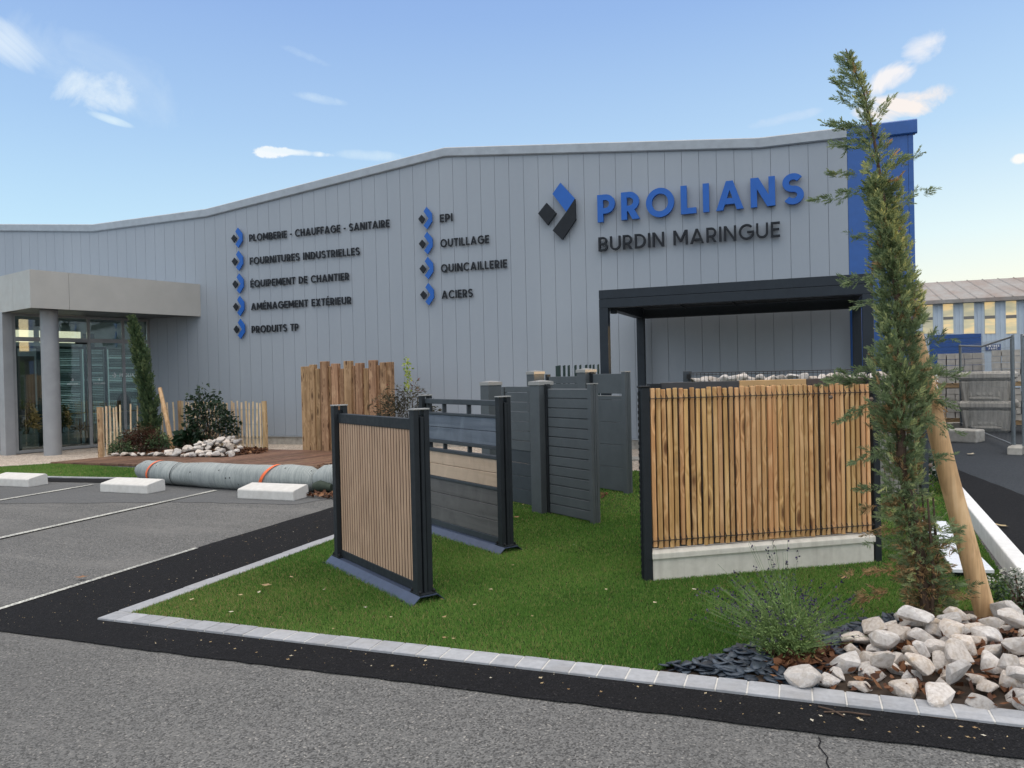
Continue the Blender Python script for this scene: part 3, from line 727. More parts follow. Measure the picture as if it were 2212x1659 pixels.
def glyph(ch, t):
    h = t / 2; S = lambda pts, c=False: strip(pts, t, c); P = lambda *pts: ('poly', [Vector(p) for p in pts])
    if ch == ' ': return .30, []
    if ch == '-': return .30, [S([(0, .42), (.30, .42)])]
    if ch == 'I': return t, [S([(h, 0), (h, 1)])]
    if ch == 'L': return .52, [S([(h, 0), (h, 1)]), S([(t, h), (.52, h)])]
    if ch in 'EÉ':
        g = [S([(h, 0), (h, 1)]), S([(t, h), (.56, h)]), S([(t, .51), (.52, .51)]), S([(t, 1 - h), (.56, 1 - h)])]
        if ch == 'É': g.append(P((.20, 1.07), (.31, 1.07), (.44, 1.25), (.27, 1.25)))
        return .56, g
    if ch == 'F': return .54, [S([(h, 0), (h, 1)]), S([(t, .49), (.50, .49)]), S([(t, 1 - h), (.54, 1 - h)])]
    if ch == 'H': return .72, [S([(h, 0), (h, 1)]), S([(.72 - h, 0), (.72 - h, 1)]), S([(t, .5), (.72 - t, .5)])]
    if ch == 'T': return .62, [S([(0, 1 - h), (.62, 1 - h)]), S([(.31, 0), (.31, 1 - t)])]
    if ch in 'PR':
        w = .64; yt, yb = 1 - h, .40; r = (yt - yb) / 2; cx = w - h - r
        g = [S([(h, 0), (h, 1)]), S([(t, yt), (cx, yt)] + arc(cx, (yt + yb) / 2, r, r, 90, -90)[1:] + [(t, yb)])]
        if ch == 'R': g.append(P((w - t * 1.2, 0), (w + .02, 0), (cx + t * .75, yb), (cx - t * .45, yb))); w += .02
        return w, g
    if ch == 'B':
        w = .66; g = [S([(h, 0), (h, 1)])]
        r = (.5 - h) / 2; c1 = w - .04 - h - r; c2 = w - h - r
        g.append(S([(t, 1 - h), (c1, 1 - h)] + arc(c1, .5 + r, r, r, 90, -90, 14)[1:] + [(t, .5)]))
        g.append(S([(t, .5), (c2, .5)] + arc(c2, h + r, r, r, 90, -90, 14)[1:] + [(t, h)]))
        return w, g
    if ch == 'D':
        w = .76; r = .5 - h; cx = w - .5
        return w, [S([(h, 0), (h, 1)]), S([(t, 1 - h), (cx, 1 - h)] + arc(cx, .5, r, r, 90, -90, 22)[1:] + [(t, h)])]
    if ch in 'OQ':
        w = .98; g = [S(arc(w / 2, .5, w / 2 - h, .52 - h, 0, 360, 40)[:-1], True)]
        if ch == 'Q': g.append(P((.55, .30), (.55 + t, .34), (w - .02, .0), (w - .02 - t * 1.3, -.02)))
        return w, g
    if ch == 'C': return .84, [S(arc(.49, .5, .49 - h, .52 - h, 44, 316, 32))]
    if ch == 'G': return .92, [S(arc(.49, .5, .49 - h, .52 - h, 44, 352, 34)), P((.52, .42), (.98 - .02, .42), (.98 - .02, .42 + t), (.52, .42 + t))]
    if ch == 'U':
        w = .74; r = w / 2 - h
        return w, [S([(h, 1), (h, r + h)] + arc(w / 2, r + h, r, r, 180, 360, 22)[1:-1] + [(w - h, r + h), (w - h, 1)])]
    if ch == 'N': return .78, [S([(h, 0), (h, 1)]), S([(.78 - h, 0), (.78 - h, 1)]), P((0, 1), (t * 1.25, 1), (.78, 0), (.78 - t * 1.25, 0))]
    if ch == 'M':
        w = .94; return w, [S([(h, 0), (h, 1)]), S([(w - h, 0), (w - h, 1)]), P((0, 1), (t * 1.25, 1), (w / 2 + t * .55, .22), (w / 2 - t * .55, .22)), P((w - t * 1.25, 1), (w, 1), (w / 2 + t * .55, .22), (w / 2 - t * .55, .22))]
    if ch == 'A':
        w = .90; return w, [P((0, 0), (t * 1.1, 0), (w / 2 + t * .5, 1), (w / 2 - t * .55, 1)), P((w - t * 1.1, 0), (w, 0), (w / 2 + t * .55, 1), (w / 2 - t * .5, 1)), P((.20, .20), (w - .20, .20), (w - .26, .20 + t), (.26, .20 + t))]
    if ch == 'S':
        w = .66; ry = (.52 - h) / 2; rx = w / 2 - h
        return w, [S(arc(w / 2, .5 + ry, rx, ry, 32, 270, 20) + arc(w / 2, .5 - ry, rx, ry, 90, -148, 20)[1:])]
    if ch == 'X': return .78, [P((0, 0), (t * 1.25, 0), (.76, 1), (.76 - t * 1.25, 1)), P((.02, 1), (.02 + t * 1.25, 1), (.78, 0), (.78 - t * 1.25, 0))]
    raise KeyError(ch)
def words(parent, mat, text, x0, x1, z0, hgt, t, depth, yface, place, gap=.15):
    """one part per word, spaced as in the whole line"""
    wd = [glyph(c, t)[0] for c in text]; k = (x1 - x0) / (sum(wd) + gap * (len(wd) - 1)); x = 0; i = 0
    while i < len(text):
        if text[i] == ' ': x += wd[i] + gap; i += 1; continue
        j = i
        while j < len(text) and text[j] != ' ': j += 1
        w = sum(wd[i:j]) + gap * (j - i - 1)
        fin(lettering(MB(), text[i:j], x0 + x * k, x0 + (x + w) * k, z0, hgt, t, depth, yface, place, gap), "hyphen" if text[i:j] == '-' else "word", mat, parent)
        x += w + gap; i = j
def lettering(b, text, x0, x1, z0, hgt, t, depth, yface, place, gap=.15):
    """text from x0 to x1; place(x, z, y) maps to space; y grows towards the viewer"""
    gl = [glyph(c, t) for c in text]
    W = sum(g[0] for g in gl) + gap * (len(gl) - 1); k = (x1 - x0) / W; x = 0; e = 0
    for (w, shapes) in gl:
        for s in shapes:
            e += 1; yf = yface + depth + (e % 4) * .0012
            f = lambda p, y: place(x0 + (x + p.x) * k, z0 + p.y * hgt, y)
            if s[0] == 'poly':
                pts = s[1]; n = len(pts)
                b.add([f(p, yf) for p in pts] + [f(p, yface) for p in pts], [tuple(range(n))] + [(i, n + i, n + (i + 1) % n, (i + 1) % n) for i in range(n)])
            else:
                _, L, Q, closed = s; n = len(L); m = n if closed else n - 1
                vs = [f(p, yf) for p in L] + [f(p, yf) for p in Q] + [f(p, yface) for p in L] + [f(p, yface) for p in Q]
                fs = []
                for i in range(m):
                    j = (i + 1) % n
                    fs += [(i, j, n + j, n + i), (i, 2 * n + i, 2 * n + j, j), (n + i, n + j, 3 * n + j, 3 * n + i)]
                if not closed: fs += [(0, n, 3 * n, 2 * n), (n - 1, 3 * n - 1, 4 * n - 1, 2 * n - 1)]
                b.add(vs, fs)
        x += w + gap
    return b
def fin(b, name, mat, parent):
    o = b.build(name, mat, parent)
    bm = bmesh.new(); bm.from_mesh(o.data); bmesh.ops.recalc_face_normals(bm, faces=bm.faces); bm.to_mesh(o.data); bm.free()
    return o
def mark_poly(b, pts, y0, y1, place):
    n = len(pts)
    b.add([place(x, z, y1) for x, z in pts] + [place(x, z, y0) for x, z in pts], [tuple(range(n))] + [(i, n + i, n + (i + 1) % n, (i + 1) % n) for i in range(n)])
# logo outline in metres, taken from the big sign: x from the diamond's left tip, z from its centre
DIAM = [(0, 0), (.208, .222), (.430, -.030), (.222, -.285)]
CHEV_UP = [(.356, .408), (.548, .640), (.880, .245), (.672, -.030)]
CHEV_LO = [(.880, .243), (.885, -.225), (.560, -.640), (.340, -.418), (.672, -.032)]
def sign(name, label, x, z):
    return thing(name, label, "sign", (x, FY - .01, z))
def local(x, z):
    return lambda px, pz, y: (px - x, -y - .012, pz - z)
s = sign("wall_sign", "largest sign high on the grey wall, big blue raised letters over smaller charcoal ones", -4.1, 4.14)
pl = local(-4.1, 4.14)
words(s, M_BLUE, "PROLIANS", -4.095, -.075, 4.742, .565, .205, .075, .03, pl, .23)
words(s, M_DARKLET, "BURDIN MARINGUE", -4.095, -.515, 4.143, .290, .135, .06, .03, pl, .17)
def logo(label, x, z, k, both, parent=None, lx=0, lz=0, depth=.075):
    s = sign("logo_sign", label, x, z) if parent is None else parent
    P = lambda px, pz, y: (lx + px, -y - .012, lz + pz)
    b = MB(); mark_poly(b, [(u * k, v * k) for u, v in DIAM], .03, .03 + depth, P); fin(b, "diamond", M_DARKLET, s)
    b = MB(); mark_poly(b, [(u * k, v * k) for u, v in CHEV_UP], .03, .03 + depth, P)
    if not both: mark_poly(b, [(u * k, v * k) for u, v in CHEV_LO], .03, .0312 + depth, P)
    fin(b, "chevron", M_BLUE, s)
    if both:
        b = MB(); mark_poly(b, [(u * k, v * k) for u, v in CHEV_LO], .03, .03 + depth, P); fin(b, "chevron_foot", M_DARKLET, s)
    return s
logo("large chevron and diamond emblem, blue above and charcoal below, beside the biggest letters", -5.405, 5.055, .94, True)
ROWS1 = [("PLOMBERIE - CHAUFFAGE - SANITAIRE", 5.118, -9.10, .178), ("FOURNITURES INDUSTRIELLES", 4.535, -9.92, .178), ("ÉQUIPEMENT DE CHANTIER", 3.960, -10.235, .178), ("AMÉNAGEMENT EXTÉRIEUR", 3.388, -10.19, .178), ("PRODUITS TP", 2.812, -11.72, .180)]
ROWS2 = [("EPI", 5.102, -7.475, .178), ("OUTILLAGE", 4.535, -6.595, .180), ("QUINCAILLERIE", 3.965, -6.18, .182), ("ACIERS", 3.370, -7.017, .182)]
ORD = ["top", "second", "third", "fourth", "bottom"]
for rows, x0, xm, side_ in ((ROWS1, -13.142, -13.68, "left"), (ROWS2, -7.79, -8.32, "right")):
    for i, (txt, z, x1, hh) in enumerate(rows):
        o = "bottom" if i == len(rows) - 1 else ORD[i]
        s = sign("row_sign", f"{o} row of the {side_} list of raised letters, reading {txt.replace(' - ', ' ')}", x0, z)
        words(s, M_DARKLET, txt, x0, x1, z, hh, .178, .020, .006, local(x0, z), .165)
        logo("", x0, z, .395, False, s, xm - x0, hh * .5 + .03, .03)

# vinyl on the entrance glass
def glassplace(u0, zz):
    def f(px, pz, y):
        q = PA + PD * px - PN * (y - .024); return (q.x, q.y, pz)
    return f
for txt, u0, u1, z, hh, lab in (("PROLIANS", 2.50, 3.03, 1.79, .085, "white lettering on the rightmost pane of the entrance glass"), ("PROLIANS", 1.20, 1.46, 1.61, .042, "small white lettering on the pane just right of the round column"), ("PROLIANS", 1.83, 2.12, 1.61, .042, "small white lettering on the middle pane of the entrance glass")):
    q0 = PA + PD * u0; gt = thing("glass_lettering", lab, "sign", (q0.x, q0.y, z)); f0 = glassplace(0, 0)
    f = lambda px, pz, y: tuple(a_ - c_ for a_, c_ in zip(f0(px, pz, y), (q0.x, q0.y, z)))
    fin(lettering(MB(), txt, u0, u1, z, hh, .19, .003, .0, f, .2), "word", M_WHITELET, gt); b = MB(); k = hh * 1.3
    for poly in (DIAM, CHEV_UP, CHEV_LO):
        ux, uz = (2.31, z + hh * .5) if hh > .05 else ((u0 + u1) / 2 - .03, z + hh * 3)
        mark_poly(b, [(ux + p * k, uz + q * k) for p, q in poly], 0.0, .004, f)
    fin(b, "emblem", M_WHITELET, gt)
# ------------------------------------------------------------------ pergola against the wall
pg = thing("pergola", "charcoal flat roofed pergola standing against the grey wall", "pergola", (-3.285, 12.5, 0))
PX = 4.155; PY = 3.08
for x, y in ((0, 0), (PX - .15, 0), (0, PY - .15), (PX - .15, PY - .15)):
    MB().box(x, y, 0, x + .15, y + .15, 2.683, None).build("post", M_PERG, pg, bevel=.006)
b = MB(); b.box(0, 0, 2.685, PX, .15, 2.83); b.box(0, .004, 2.836, PX, .15, 2.983); b.build("front_beam", M_PERG, pg, bevel=.004)
b = MB(); b.box(.002, PY - .15, 2.685, PX - .002, PY, 2.98); b.build("rear_beam", M_PERG, pg, bevel=.004)
for x in (.002, PX - .152):
    b = MB(); b.box(x, .152, 2.687, x + .15, PY - .152, 2.978); b.build("side_beam", M_PERG, pg, bevel=.004)
b = MB()
for i in range(18):
    y = .17 + i * .152
    b.box(.16, y, 2.86 + .01 * (i % 2), PX - .16, y + .158, 2.885 + .01 * (i % 2))
for x in (1.0, 1.95, 2.9): b.box(x, .16, 2.835, x + .012, PY - .16, 2.855)
b.build("louvre_roof", M_PERGROOF, pg)
b = MB(); b.box(.15, .16, 2.60, .23, .30, 2.684); b.build("corner_bracket", M_PERG, pg)

# ------------------------------------------------------------------ two composite fence samples on ridged base plates
def base_plate(root, L, hw, zr=.068, rw=.07):
    b = MB(); prof = [(-hw, .004), (-rw, zr), (rw, zr), (hw, .004), (hw, -.002), (rw, zr - .006), (-rw, zr - .006), (-hw, -.002)]
    b.add([(0, y, z) for y, z in prof] + [(L, y, z) for y, z in prof], [(i, (i + 1) % 8, 8 + (i + 1) % 8, 8 + i) for i in range(8)] + [(0, 1, 6, 7), (1, 2, 5, 6), (2, 3, 4, 5), (8, 15, 14, 9), (9, 14, 13, 10), (10, 13, 12, 11)])
    fin(b, "base_plate", M_BLUESTEEL, root)
    for x in (.02, L * .37, L - .13):
        for y in (-hw - .004, hw + .004):
            MB().tube([(x, y, .0), (x, y, .018), (x, y, .03)], [.012, .012, .006], 8).build("bolt", M_BOLT, root)
def h_post(root, x, zt, zb=.069, w=.07, d=.125, mat=None, out=1):
    """grooved post of two profiles with a flat cap; the open groove faces outwards"""
    m = mat or M_ANTH
    b = MB(); b.box(x - w / 2, -d / 2, zb, x + w / 2, -d / 2 + .042, zt - .012); b.box(x - w / 2, d / 2 - .042, zb, x + w / 2, d / 2, zt - .012)
    b.box(x - .012, -d / 2 + .042, zb, x + .012, d / 2 - .042, zt - .045)
    b.box(x + out * .013, -.012, zb, x + out * (w / 2 + .012), .012, zt - .06)
    p = b.build("post", m, root, bevel=.003, seg=1)
    MB().box(x - w / 2 - .004, -d / 2 - .004, zt - .011, x + w / 2 + .004, d / 2 + .004, zt).build("post_cap", M_CAPLIGHT if mat is None else mat, p, bevel=.002, seg=1)
    MB().box(x - .075, -.069, zb + .001, x + .075, .069, zb + .009).build("foot_plate", M_ANTH, p)
    for sx in (-1, 1):
        for sy in (-1, 1):
            MB().tube([(x + sx * .058, sy * .055, zb + .010), (x + sx * .058, sy * .055, zb + .024), (x + sx * .058, sy * .055, zb + .034)], [.011, .011, .006], 8).build("bolt", M_BOLT, p)
    return p
F1 = thing("fence_sample", "fence sample of narrow tan vertical slats in a dark frame, nearest on the lawn", "fence", (-3.88, 5.69, 0), R(-33.7))
L1 = 1.625; base_plate(F1, L1, .145)
h_post(F1, .085, 1.38, out=-1); h_post(F1, L1 - .085, 1.38, out=1)
MB().box(.122, -.030, 1.225, L1 - .122, .030, 1.305).build("top_rail", M_ANTH, F1, bevel=.004)
MB().box(.122, -.030, .0695, L1 - .122, .030, .135).build("bottom_rail", M_ANTH, F1, bevel=.004)
b = MB(); bd_ = MB(); n = 29; w = (L1 - .25) / n
for i in range(n):
    x = .125 + i * w
    b.prism([(x + .0065, -.0222), (x + w * .5 - .0012, -.0222), (x + w * .5, -.0200), (x + w * .5 + .0012, -.0222), (x + w - .0065, -.0222), (x + w - .0065, -.0192), (x + .0065, -.0192)], .135, 1.224)
    bd_.box(x + .0068, -.0190, .135, x + w - .0068, .0083, 1.224)
b.build("slat_panel", M_TAN, F1)
M_GROOVE = paint("brown_groove", (.030, .015, .012), .8, 0, .1, 6, .1)
bd_.build("groove_panel", M_GROOVE, F1)
MB().box(.122, .0085, .135, L1 - .122, .022, 1.224).build("backing_board", M_GROOVE, F1)

F2 = thing("fence_sample", "fence sample of blue grey, beige and grey brown boards, second from the road", "fence", (-3.87, 7.265, 0), R(-33.7))
L2 = 1.62; base_plate(F2, L2, .148)
h_post(F2, .085, 1.415, out=-1); h_post(F2, L2 - .085, 1.415, out=1)
X0, X1 = .122, L2 - .122
def board(root, name, z0, z1, mat, k, x0=X0, x1=X1, th=.020):
    b = MB(); h = (z1 - z0) / k
    for i in range(k): b.box(x0, -th, z0 + i * h + (.004 if i else 0), x1, th, z0 + (i + 1) * h)
    return b.build(name, mat, root, bevel=.003, seg=1)
for i, (z0, z1) in enumerate(((1.325, 1.375), (1.215, 1.238), (.925, .958), (.835, .866), (.555, .582))):
    MB().box(X0, -.030, z0, X1, .030, z1).build("rail", M_ANTH2, F2, bevel=.003, seg=1)
board(F2, "blue_grey_boards", .959, 1.214, M_BLUEGREY, 2); board(F2, "beige_boards", .583, .834, M_BEIGE, 2); board(F2, "grey_brown_boards", .13, .554, M_GREYBRN, 3)
MB().box(X0, -.028, .0695, X1, .028, .129).build("rail", M_ANTH2, F2, bevel=.003, seg=1)
for z0, z1 in ((.867, .924), (1.239, 1.324)):
    for x in (X0 + .02, .47, .94, X1 - .06):
        MB().box(x, -.02, z0, x + .022, .02, z1).build("spacer", M_ANTH2, F2)

# ------------------------------------------------------------------ aluminium gate and fence samples with square pillars
def pillar(root, x, zt, w=.19, d=.20):
    b = MB(); b.box(x - w, 0, -.01, x, d, zt - .055); p = b.build("pillar", M_GREYALU, root, bevel=.004)
    c = MB(); c.box(x - w - .008, -.008, zt - .054, x + .008, d + .008, zt - .012)
    c.add([(x - w - .008, -.008, zt - .012), (x + .008, -.008, zt - .012), (x + .008, d + .008, zt - .012), (x - w - .008, d + .008, zt - .012), (x - w / 2, d / 2, zt + .006)], [(0, 1, 4), (1, 2, 4), (2, 3, 4), (3, 0, 4)])
    c.build("pillar_cap", M_CAPLIGHT, p, bevel=.003, seg=1)
    return p
F3 = thing("gate_sample", "grey aluminium sample with two square pillars and a louvred slat panel in front", "gate", (-2.885, 8.235, 0), R(-33.9))
pillar(F3, 0, 1.532); pillar(F3, -1.05, 1.532)
MB().box(-.862 - .19 + .19, .07, .06, -.82, .13, 1.46).build("hinge_post", M_GREYALU, F3, bevel=.003, seg=1)
b = MB(); zs = [.06, .235, .39, .545, .70]
for z0, z1 in zip(zs, zs[1:]): b.box(-.80, .088, z0 + .004, -.20, .110, z1)
b.build("lower_boards", M_ANTH2, F3, bevel=.003, seg=1)
b = MB()
for i in range(6):
    z = .70 + i * .115; b.box(-.80, .080, z + (.005 if i else 0), -.30, .118, z + .115); b.box(-.30, .082, z + .002, -.20, .116, z + .114)
b.box(-.80, .078, 1.395, -.20, .120, 1.462); b.build("upper_boards", M_GREYALU, F3, bevel=.003, seg=1)
h = MB(); h.box(.005, .075, -.01, .035, .135, 1.49); h.box(.035, .085, -.01, .06, .125, 1.47); h.build("side_channel", M_ANTH, F3, bevel=.003, seg=1)
b = MB()
for i in range(13):
    z = .03 + i * .1085
    b.add([(.062, .088, z), (.775, .088, z), (.775, .080, z + .006), (.062, .080, z + .006), (.062, .080, z + .098), (.775, .080, z + .098), (.775, .090, z + .1055), (.062, .090, z + .1055), (.062, .125, z + .1055), (.775, .125, z + .1055), (.775, .125, z), (.062, .125, z)],
          [(0, 1, 2, 3), (3, 2, 5, 4), (4, 5, 6, 7), (7, 6, 9, 8), (8, 9, 10, 11), (0, 11, 10, 1), (0, 3, 4, 7, 8, 11), (1, 10, 9, 6, 5, 2)])
b.build("louvre_panel", M_GREYALU, F3)
def slim_post(root, x, zt, w=.062, d=.10):
    b = MB(); b.box(x, .05, -.01, x + w, .05 + d * .36, zt - .012); b.box(x, .05 + d * .40, -.01, x + w, .05 + d * .62, zt - .02); b.box(x, .05 + d * .66, -.01, x + w, .05 + d, zt - .012)
    b.box(x, .06, -.01, x + w - .012, .045 + d, zt - .014)
    p = b.build("post", M_GREYALU, root, bevel=.003, seg=1)
    MB().box(x - .003, .047, zt - .011, x + w + .003, .053 + d, zt).build("post_cap", M_CAPLIGHT, p)
slim_post(F3, .778, 1.497)

F4 = thing("gate_sample", "grey aluminium sample with two taller square pillars and a smooth wide board panel, farther back", "gate", (-2.905, 10.235, 0), R(-33.9))
pillar(F4, 0, 1.668); pillar(F4, -1.19, 1.66)
b = MB(); b.box(-1.0, .07, 1.10, -.95, .13, 1.60); b.box(-1.0, .07, .05, -.95, .13, 1.099); b.build("hinge_post", M_ANTH, F4)
b = MB()
for z0, z1 in ((.05, .35), (.354, .65), (.654, .95), (.954, 1.21), (1.214, 1.46), (1.464, 1.565)): b.box(-.94, .085, z0, -.20, .115, z1)
b.build("board_panel", M_GREYALU, F4, bevel=.003, seg=1)
h = MB(); h.box(.005, .075, -.01, .035, .135, 1.62); h.box(.035, .085, -.01, .06, .125, 1.60); h.build("side_channel", M_ANTH, F4)
b = MB()
for z0, z1 in ((.03, .34), (.343, .64), (.643, .94), (.943, 1.24), (1.243, 1.290), (1.325, 1.59)): b.box(.062, .085, z0, .66, .115, z1)
b.build("board_panel", M_GREYALU, F4, bevel=.003, seg=1)
MB().box(.062, .082, 1.29, .66, .118, 1.297).build("bright_edge", M_CAPLIGHT, F4)
slim_post(F4, .663, 1.62, .075, .10)

# dark green cut pickets behind
GP = thing("picket_sample", "row of dark green pickets showing above the grey panels in front of the pergola", "fence", (-3.9, 12.0, 0))
px_ = [(0, .075), (.125, .034), (.205, .030), (.318, .030), (.402, .026), (.498, .03), (.567, .026), (.625, .024), (.70, .024)]
for i, (x, w) in enumerate(px_):
    tl = random.uniform(-.03, .03) if i else 0
    b = MB(); b.add([(x + tl * -1, -.02, -.01), (x + w - tl, -.02, -.01), (x + w, -.02, 1.745), (x, -.02, 1.735), (x - tl, .02, -.01), (x + w - tl, .02, -.01), (x + w, .02, 1.745), (x, .02, 1.735)], [(0, 1, 2, 3), (4, 7, 6, 5), (0, 4, 5, 1), (1, 5, 6, 2), (2, 6, 7, 3), (3, 7, 4, 0)])
    b.build("picket", M_GREENPOST, GP)
MB().box(0, .022, .4, .72, .045, .5).build("rail", M_GREENPOST, GP)

# ------------------------------------------------------------------ golden slat fence on its concrete plinth
F5 = thing("slat_fence", "golden pine slat fence between dark posts on a pale concrete plinth", "fence", (-1.19, 5.80, 0), R(34.05))
L5 = 2.0
for x, s_ in ((0, -1), (L5, 1)):
    b = MB(); b.prism([(x - .026, -.03), (x + .035, -.03), (x + .035, .04), (x, .05), (x - .026, .04)], -.02, 1.482)
    if s_ < 0: b.box(x - .034, .012, 0, x - .0265, .036, 1.46)
    p = b.build("post", M_ANTH, F5, bevel=.006)
    MB().box(x - .034, -.035, 1.482, x + .040, .055, 1.496).build("post_cap", M_BOLT, p, bevel=.004)
    if s_ < 0:
        c = MB()
        for i in range(30): c.box(x - .039, .018, .06 + i * .047, x - .0345, .032, .085 + i * .047)
        c.build("notch_strip", M_BOLT, p)
b = MB(); b.box(.037, -.025, -.02, L5 - .037, .025, .176)
b.build("plinth", M_PLINTH, F5, bevel=.004)
b = MB(); b.add([(.03, -.043, .177), (L5 - .03, -.043, .177), (L5 - .03, -.043, .222), (.03, -.043, .222), (.03, -.012, .246), (L5 - .03, -.012, .246), (.03, .04, .246), (L5 - .03, .04, .246), (.03, .04, .177), (L5 - .03, .04, .177)],
    [(0, 1, 2, 3), (3, 2, 5, 4), (4, 5, 7, 6), (6, 7, 9, 8), (0, 8, 9, 1), (0, 3, 4, 6, 8), (1, 9, 7, 5, 2)])
b.build("plinth_cap", M_PLINTH, F5, bevel=.006)
NS = 41; pitch = (L5 - .085) / NS; RS = random.Random(5)
for i in range(NS):
    x = .045 + i * pitch + RS.uniform(-.003, .004); w = .0328 + RS.uniform(-.0025, .0025); le = RS.uniform(-.004, .004); zt = 1.470 + RS.uniform(-.007, .007) ; zb = .262 + RS.uniform(-.008, .008)
    y = -.022 + RS.uniform(-.003, .003); bow = RS.uniform(-.004, .004)
    b = MB(); vs = []; fs = []
    for k in range(4):
        t = k / 3; z = zb + (zt - zb) * t; xx = x + le * t + bow * math.sin(math.pi * t)
        vs += [(xx, y, z), (xx + w, y, z), (xx + w, y + .017, z), (xx, y + .017, z)]
    for k in range(3): fs += [(k * 4 + j, k * 4 + (j + 1) % 4, k * 4 + 4 + (j + 1) % 4, k * 4 + 4 + j) for j in range(4)]
    fs += [(3, 2, 1, 0), (12, 13, 14, 15)]
    b.add(vs, fs); b.build("slat", M_SLAT, F5, bevel=.003, seg=1)
b = MB()
for z in (1.398, .318): b.tube([(.036, -.037, z), (L5 - .036, -.037, z)], .0036, 6)
for z in (1.405, .325, .66, .98): b.tube([(.036, .012, z), (L5 - .036, .012, z)], .003, 5)
for i in range(NS + 1):
    x = .045 + i * pitch - .005
    pts = [(x, .006, .262)]
    for zc in (.318, 1.398): pts += [(x, .004, zc - .045), (x, -.034, zc - .004), (x, -.034, zc + .004), (x, .004, zc + .045)]
    pts.append((x, .006, 1.478)); b.tube(pts, .0026, 5)
b.build("wire_mesh", M_WIRE, F5)
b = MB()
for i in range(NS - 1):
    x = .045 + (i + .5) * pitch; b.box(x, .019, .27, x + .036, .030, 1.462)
b.build("gap_shade_slats", paint("shaded_brown_slat", (.10, .052, .024), .8, 0, .2, 8, .1), F5)  # added dark slats; the shade of the gaps is put into their colour

# fence sample behind it: only its top is in sight
F6 = thing("fence_sample", "fence sample of grey, honey and brown boards, its top just above the golden slats", "fence", (-1.27, 6.66, 0), R(34.05))
for x in (0, 2.12): MB().box(x - .05, -.04, -.01, x + .05, .05, 1.50).build("post", M_ANTH, F6, bevel=.004)
for x0, x1, m in ((.055, .80, M_DARKB), (.803, 1.47, M_TANB), (1.473, 2.065, M_BROWNB)):
    b = MB()
    for i in range(8): b.box(x0, -.014, .05 + i * .182, x1, .014, .05 + i * .182 + (.178 if i < 7 else .182))
    b.build("boards", m, F6, bevel=.003, seg=1)

# ------------------------------------------------------------------ rocks
def rock_mesh(seed, flat=.8):
    r = random.Random(seed); bm = bmesh.new()
    for _ in range(15):
        v = Vector((r.gauss(0, 1), r.gauss(0, 1), r.gauss(0, 1))).normalized() * r.uniform(.84, 1.08)
        bm.verts.new((v.x * r.uniform(.5, .56), v.y * .43, v.z * .41 * flat + 0))
    res = bmesh.ops.convex_hull(bm, input=bm.verts)
    bmesh.ops.delete(bm, geom=list({g for g in res['geom_interior'] + res['geom_unused'] if isinstance(g, bmesh.types.BMVert)}), context='VERTS')
    bmesh.ops.dissolve_limit(bm, angle_limit=R(9), verts=bm.verts, edges=bm.edges)
    bmesh.ops.triangulate(bm, faces=bm.faces)
    bmesh.ops.subdivide_edges(bm, edges=bm.edges, cuts=2, use_grid_fill=True)
    for v in bm.verts:
        d = v.co.normalized(); p = v.co * 7
        v.co += d * (.018 * math.sin(p.x * 1.3 + seed) * math.sin(p.y * 1.7) + r.uniform(-.011, .011))
    bmesh.ops.smooth_vert(bm, verts=bm.verts, factor=.42, use_axis_x=True, use_axis_y=True, use_axis_z=True)
    me = bpy.data.meshes.new("rock"); bm.to_mesh(me); bm.free(); me.materials.append(M_ROCK)
    return me
ROCKS = [rock_mesh(40 + i) for i in range(14)]
RR = random.Random(3)
def rock(name, x, y, z, size, label=None, group=None, parent=None, cat="rock", squash=1.0):
    o = bpy.data.objects.new(name, RR.choice(ROCKS)); link(o, parent)
    o.location = (x, y, z); o.scale = (size, size * RR.uniform(.85, 1.1), size * squash * RR.uniform(.85, 1.12))
    o.rotation_euler = (RR.uniform(-.45, .45), RR.uniform(-.45, .45), RR.uniform(0, 6.28))
    if label: tag(o, label, cat, group)
    return o
def heap_z(x, y): 
    d = math.hypot((x - .80) / .62, (y - 4.85) / .62); return .055 * max(0, 1 - d * d)
HEAP = [(-.10, 4.06), (.15, 4.06), (1.75, 4.10), (1.75, 5.15), (1.34, 5.42), (.95, 5.44), (.55, 5.30), (.33, 5.02), (.20, 4.80), (.12, 4.45)]
LABH = "angular white limestone rock in the heap around the foot of the big cypress"
placed = []
def try_rock(x, y, s, lift):
    if not inside(HEAP, np.array([x]), np.array([y]))[0]: return
    if math.hypot(x - .64, y - 5.22) < .13 or math.hypot(x - .98, y - 5.42) < .13: return
    for (a, c, e, l) in placed:
        if l == lift and math.hypot(a - x, c - y) < (e + s) * (.345 if lift == 0 else .43): return
    placed.append((x, y, s, lift))
    rock("rock", x, y, heap_z(x, y) + s * .22 + lift * .07, s, LABH, "white rocks heaped round the big cypress")
for _ in range(2600):
    try_rock(RR.uniform(-.12, 1.7), RR.uniform(4.05, 5.6), RR.uniform(.13, .225), 0)
for _ in range(130):
    x, y = RR.uniform(.22, 1.6), RR.uniform(4.22, 5.3)
    try_rock(x, y, RR.uniform(.14, .22), 1)
for x, y, s, lab in ((-.085, 4.15, .145, "white rock set apart at the near left end of the heap"), (.05, 4.125, .135, "white rock second from the near left end of the heap, by the kerb")):
    rock("rock", x, y, s * .33, s, lab)

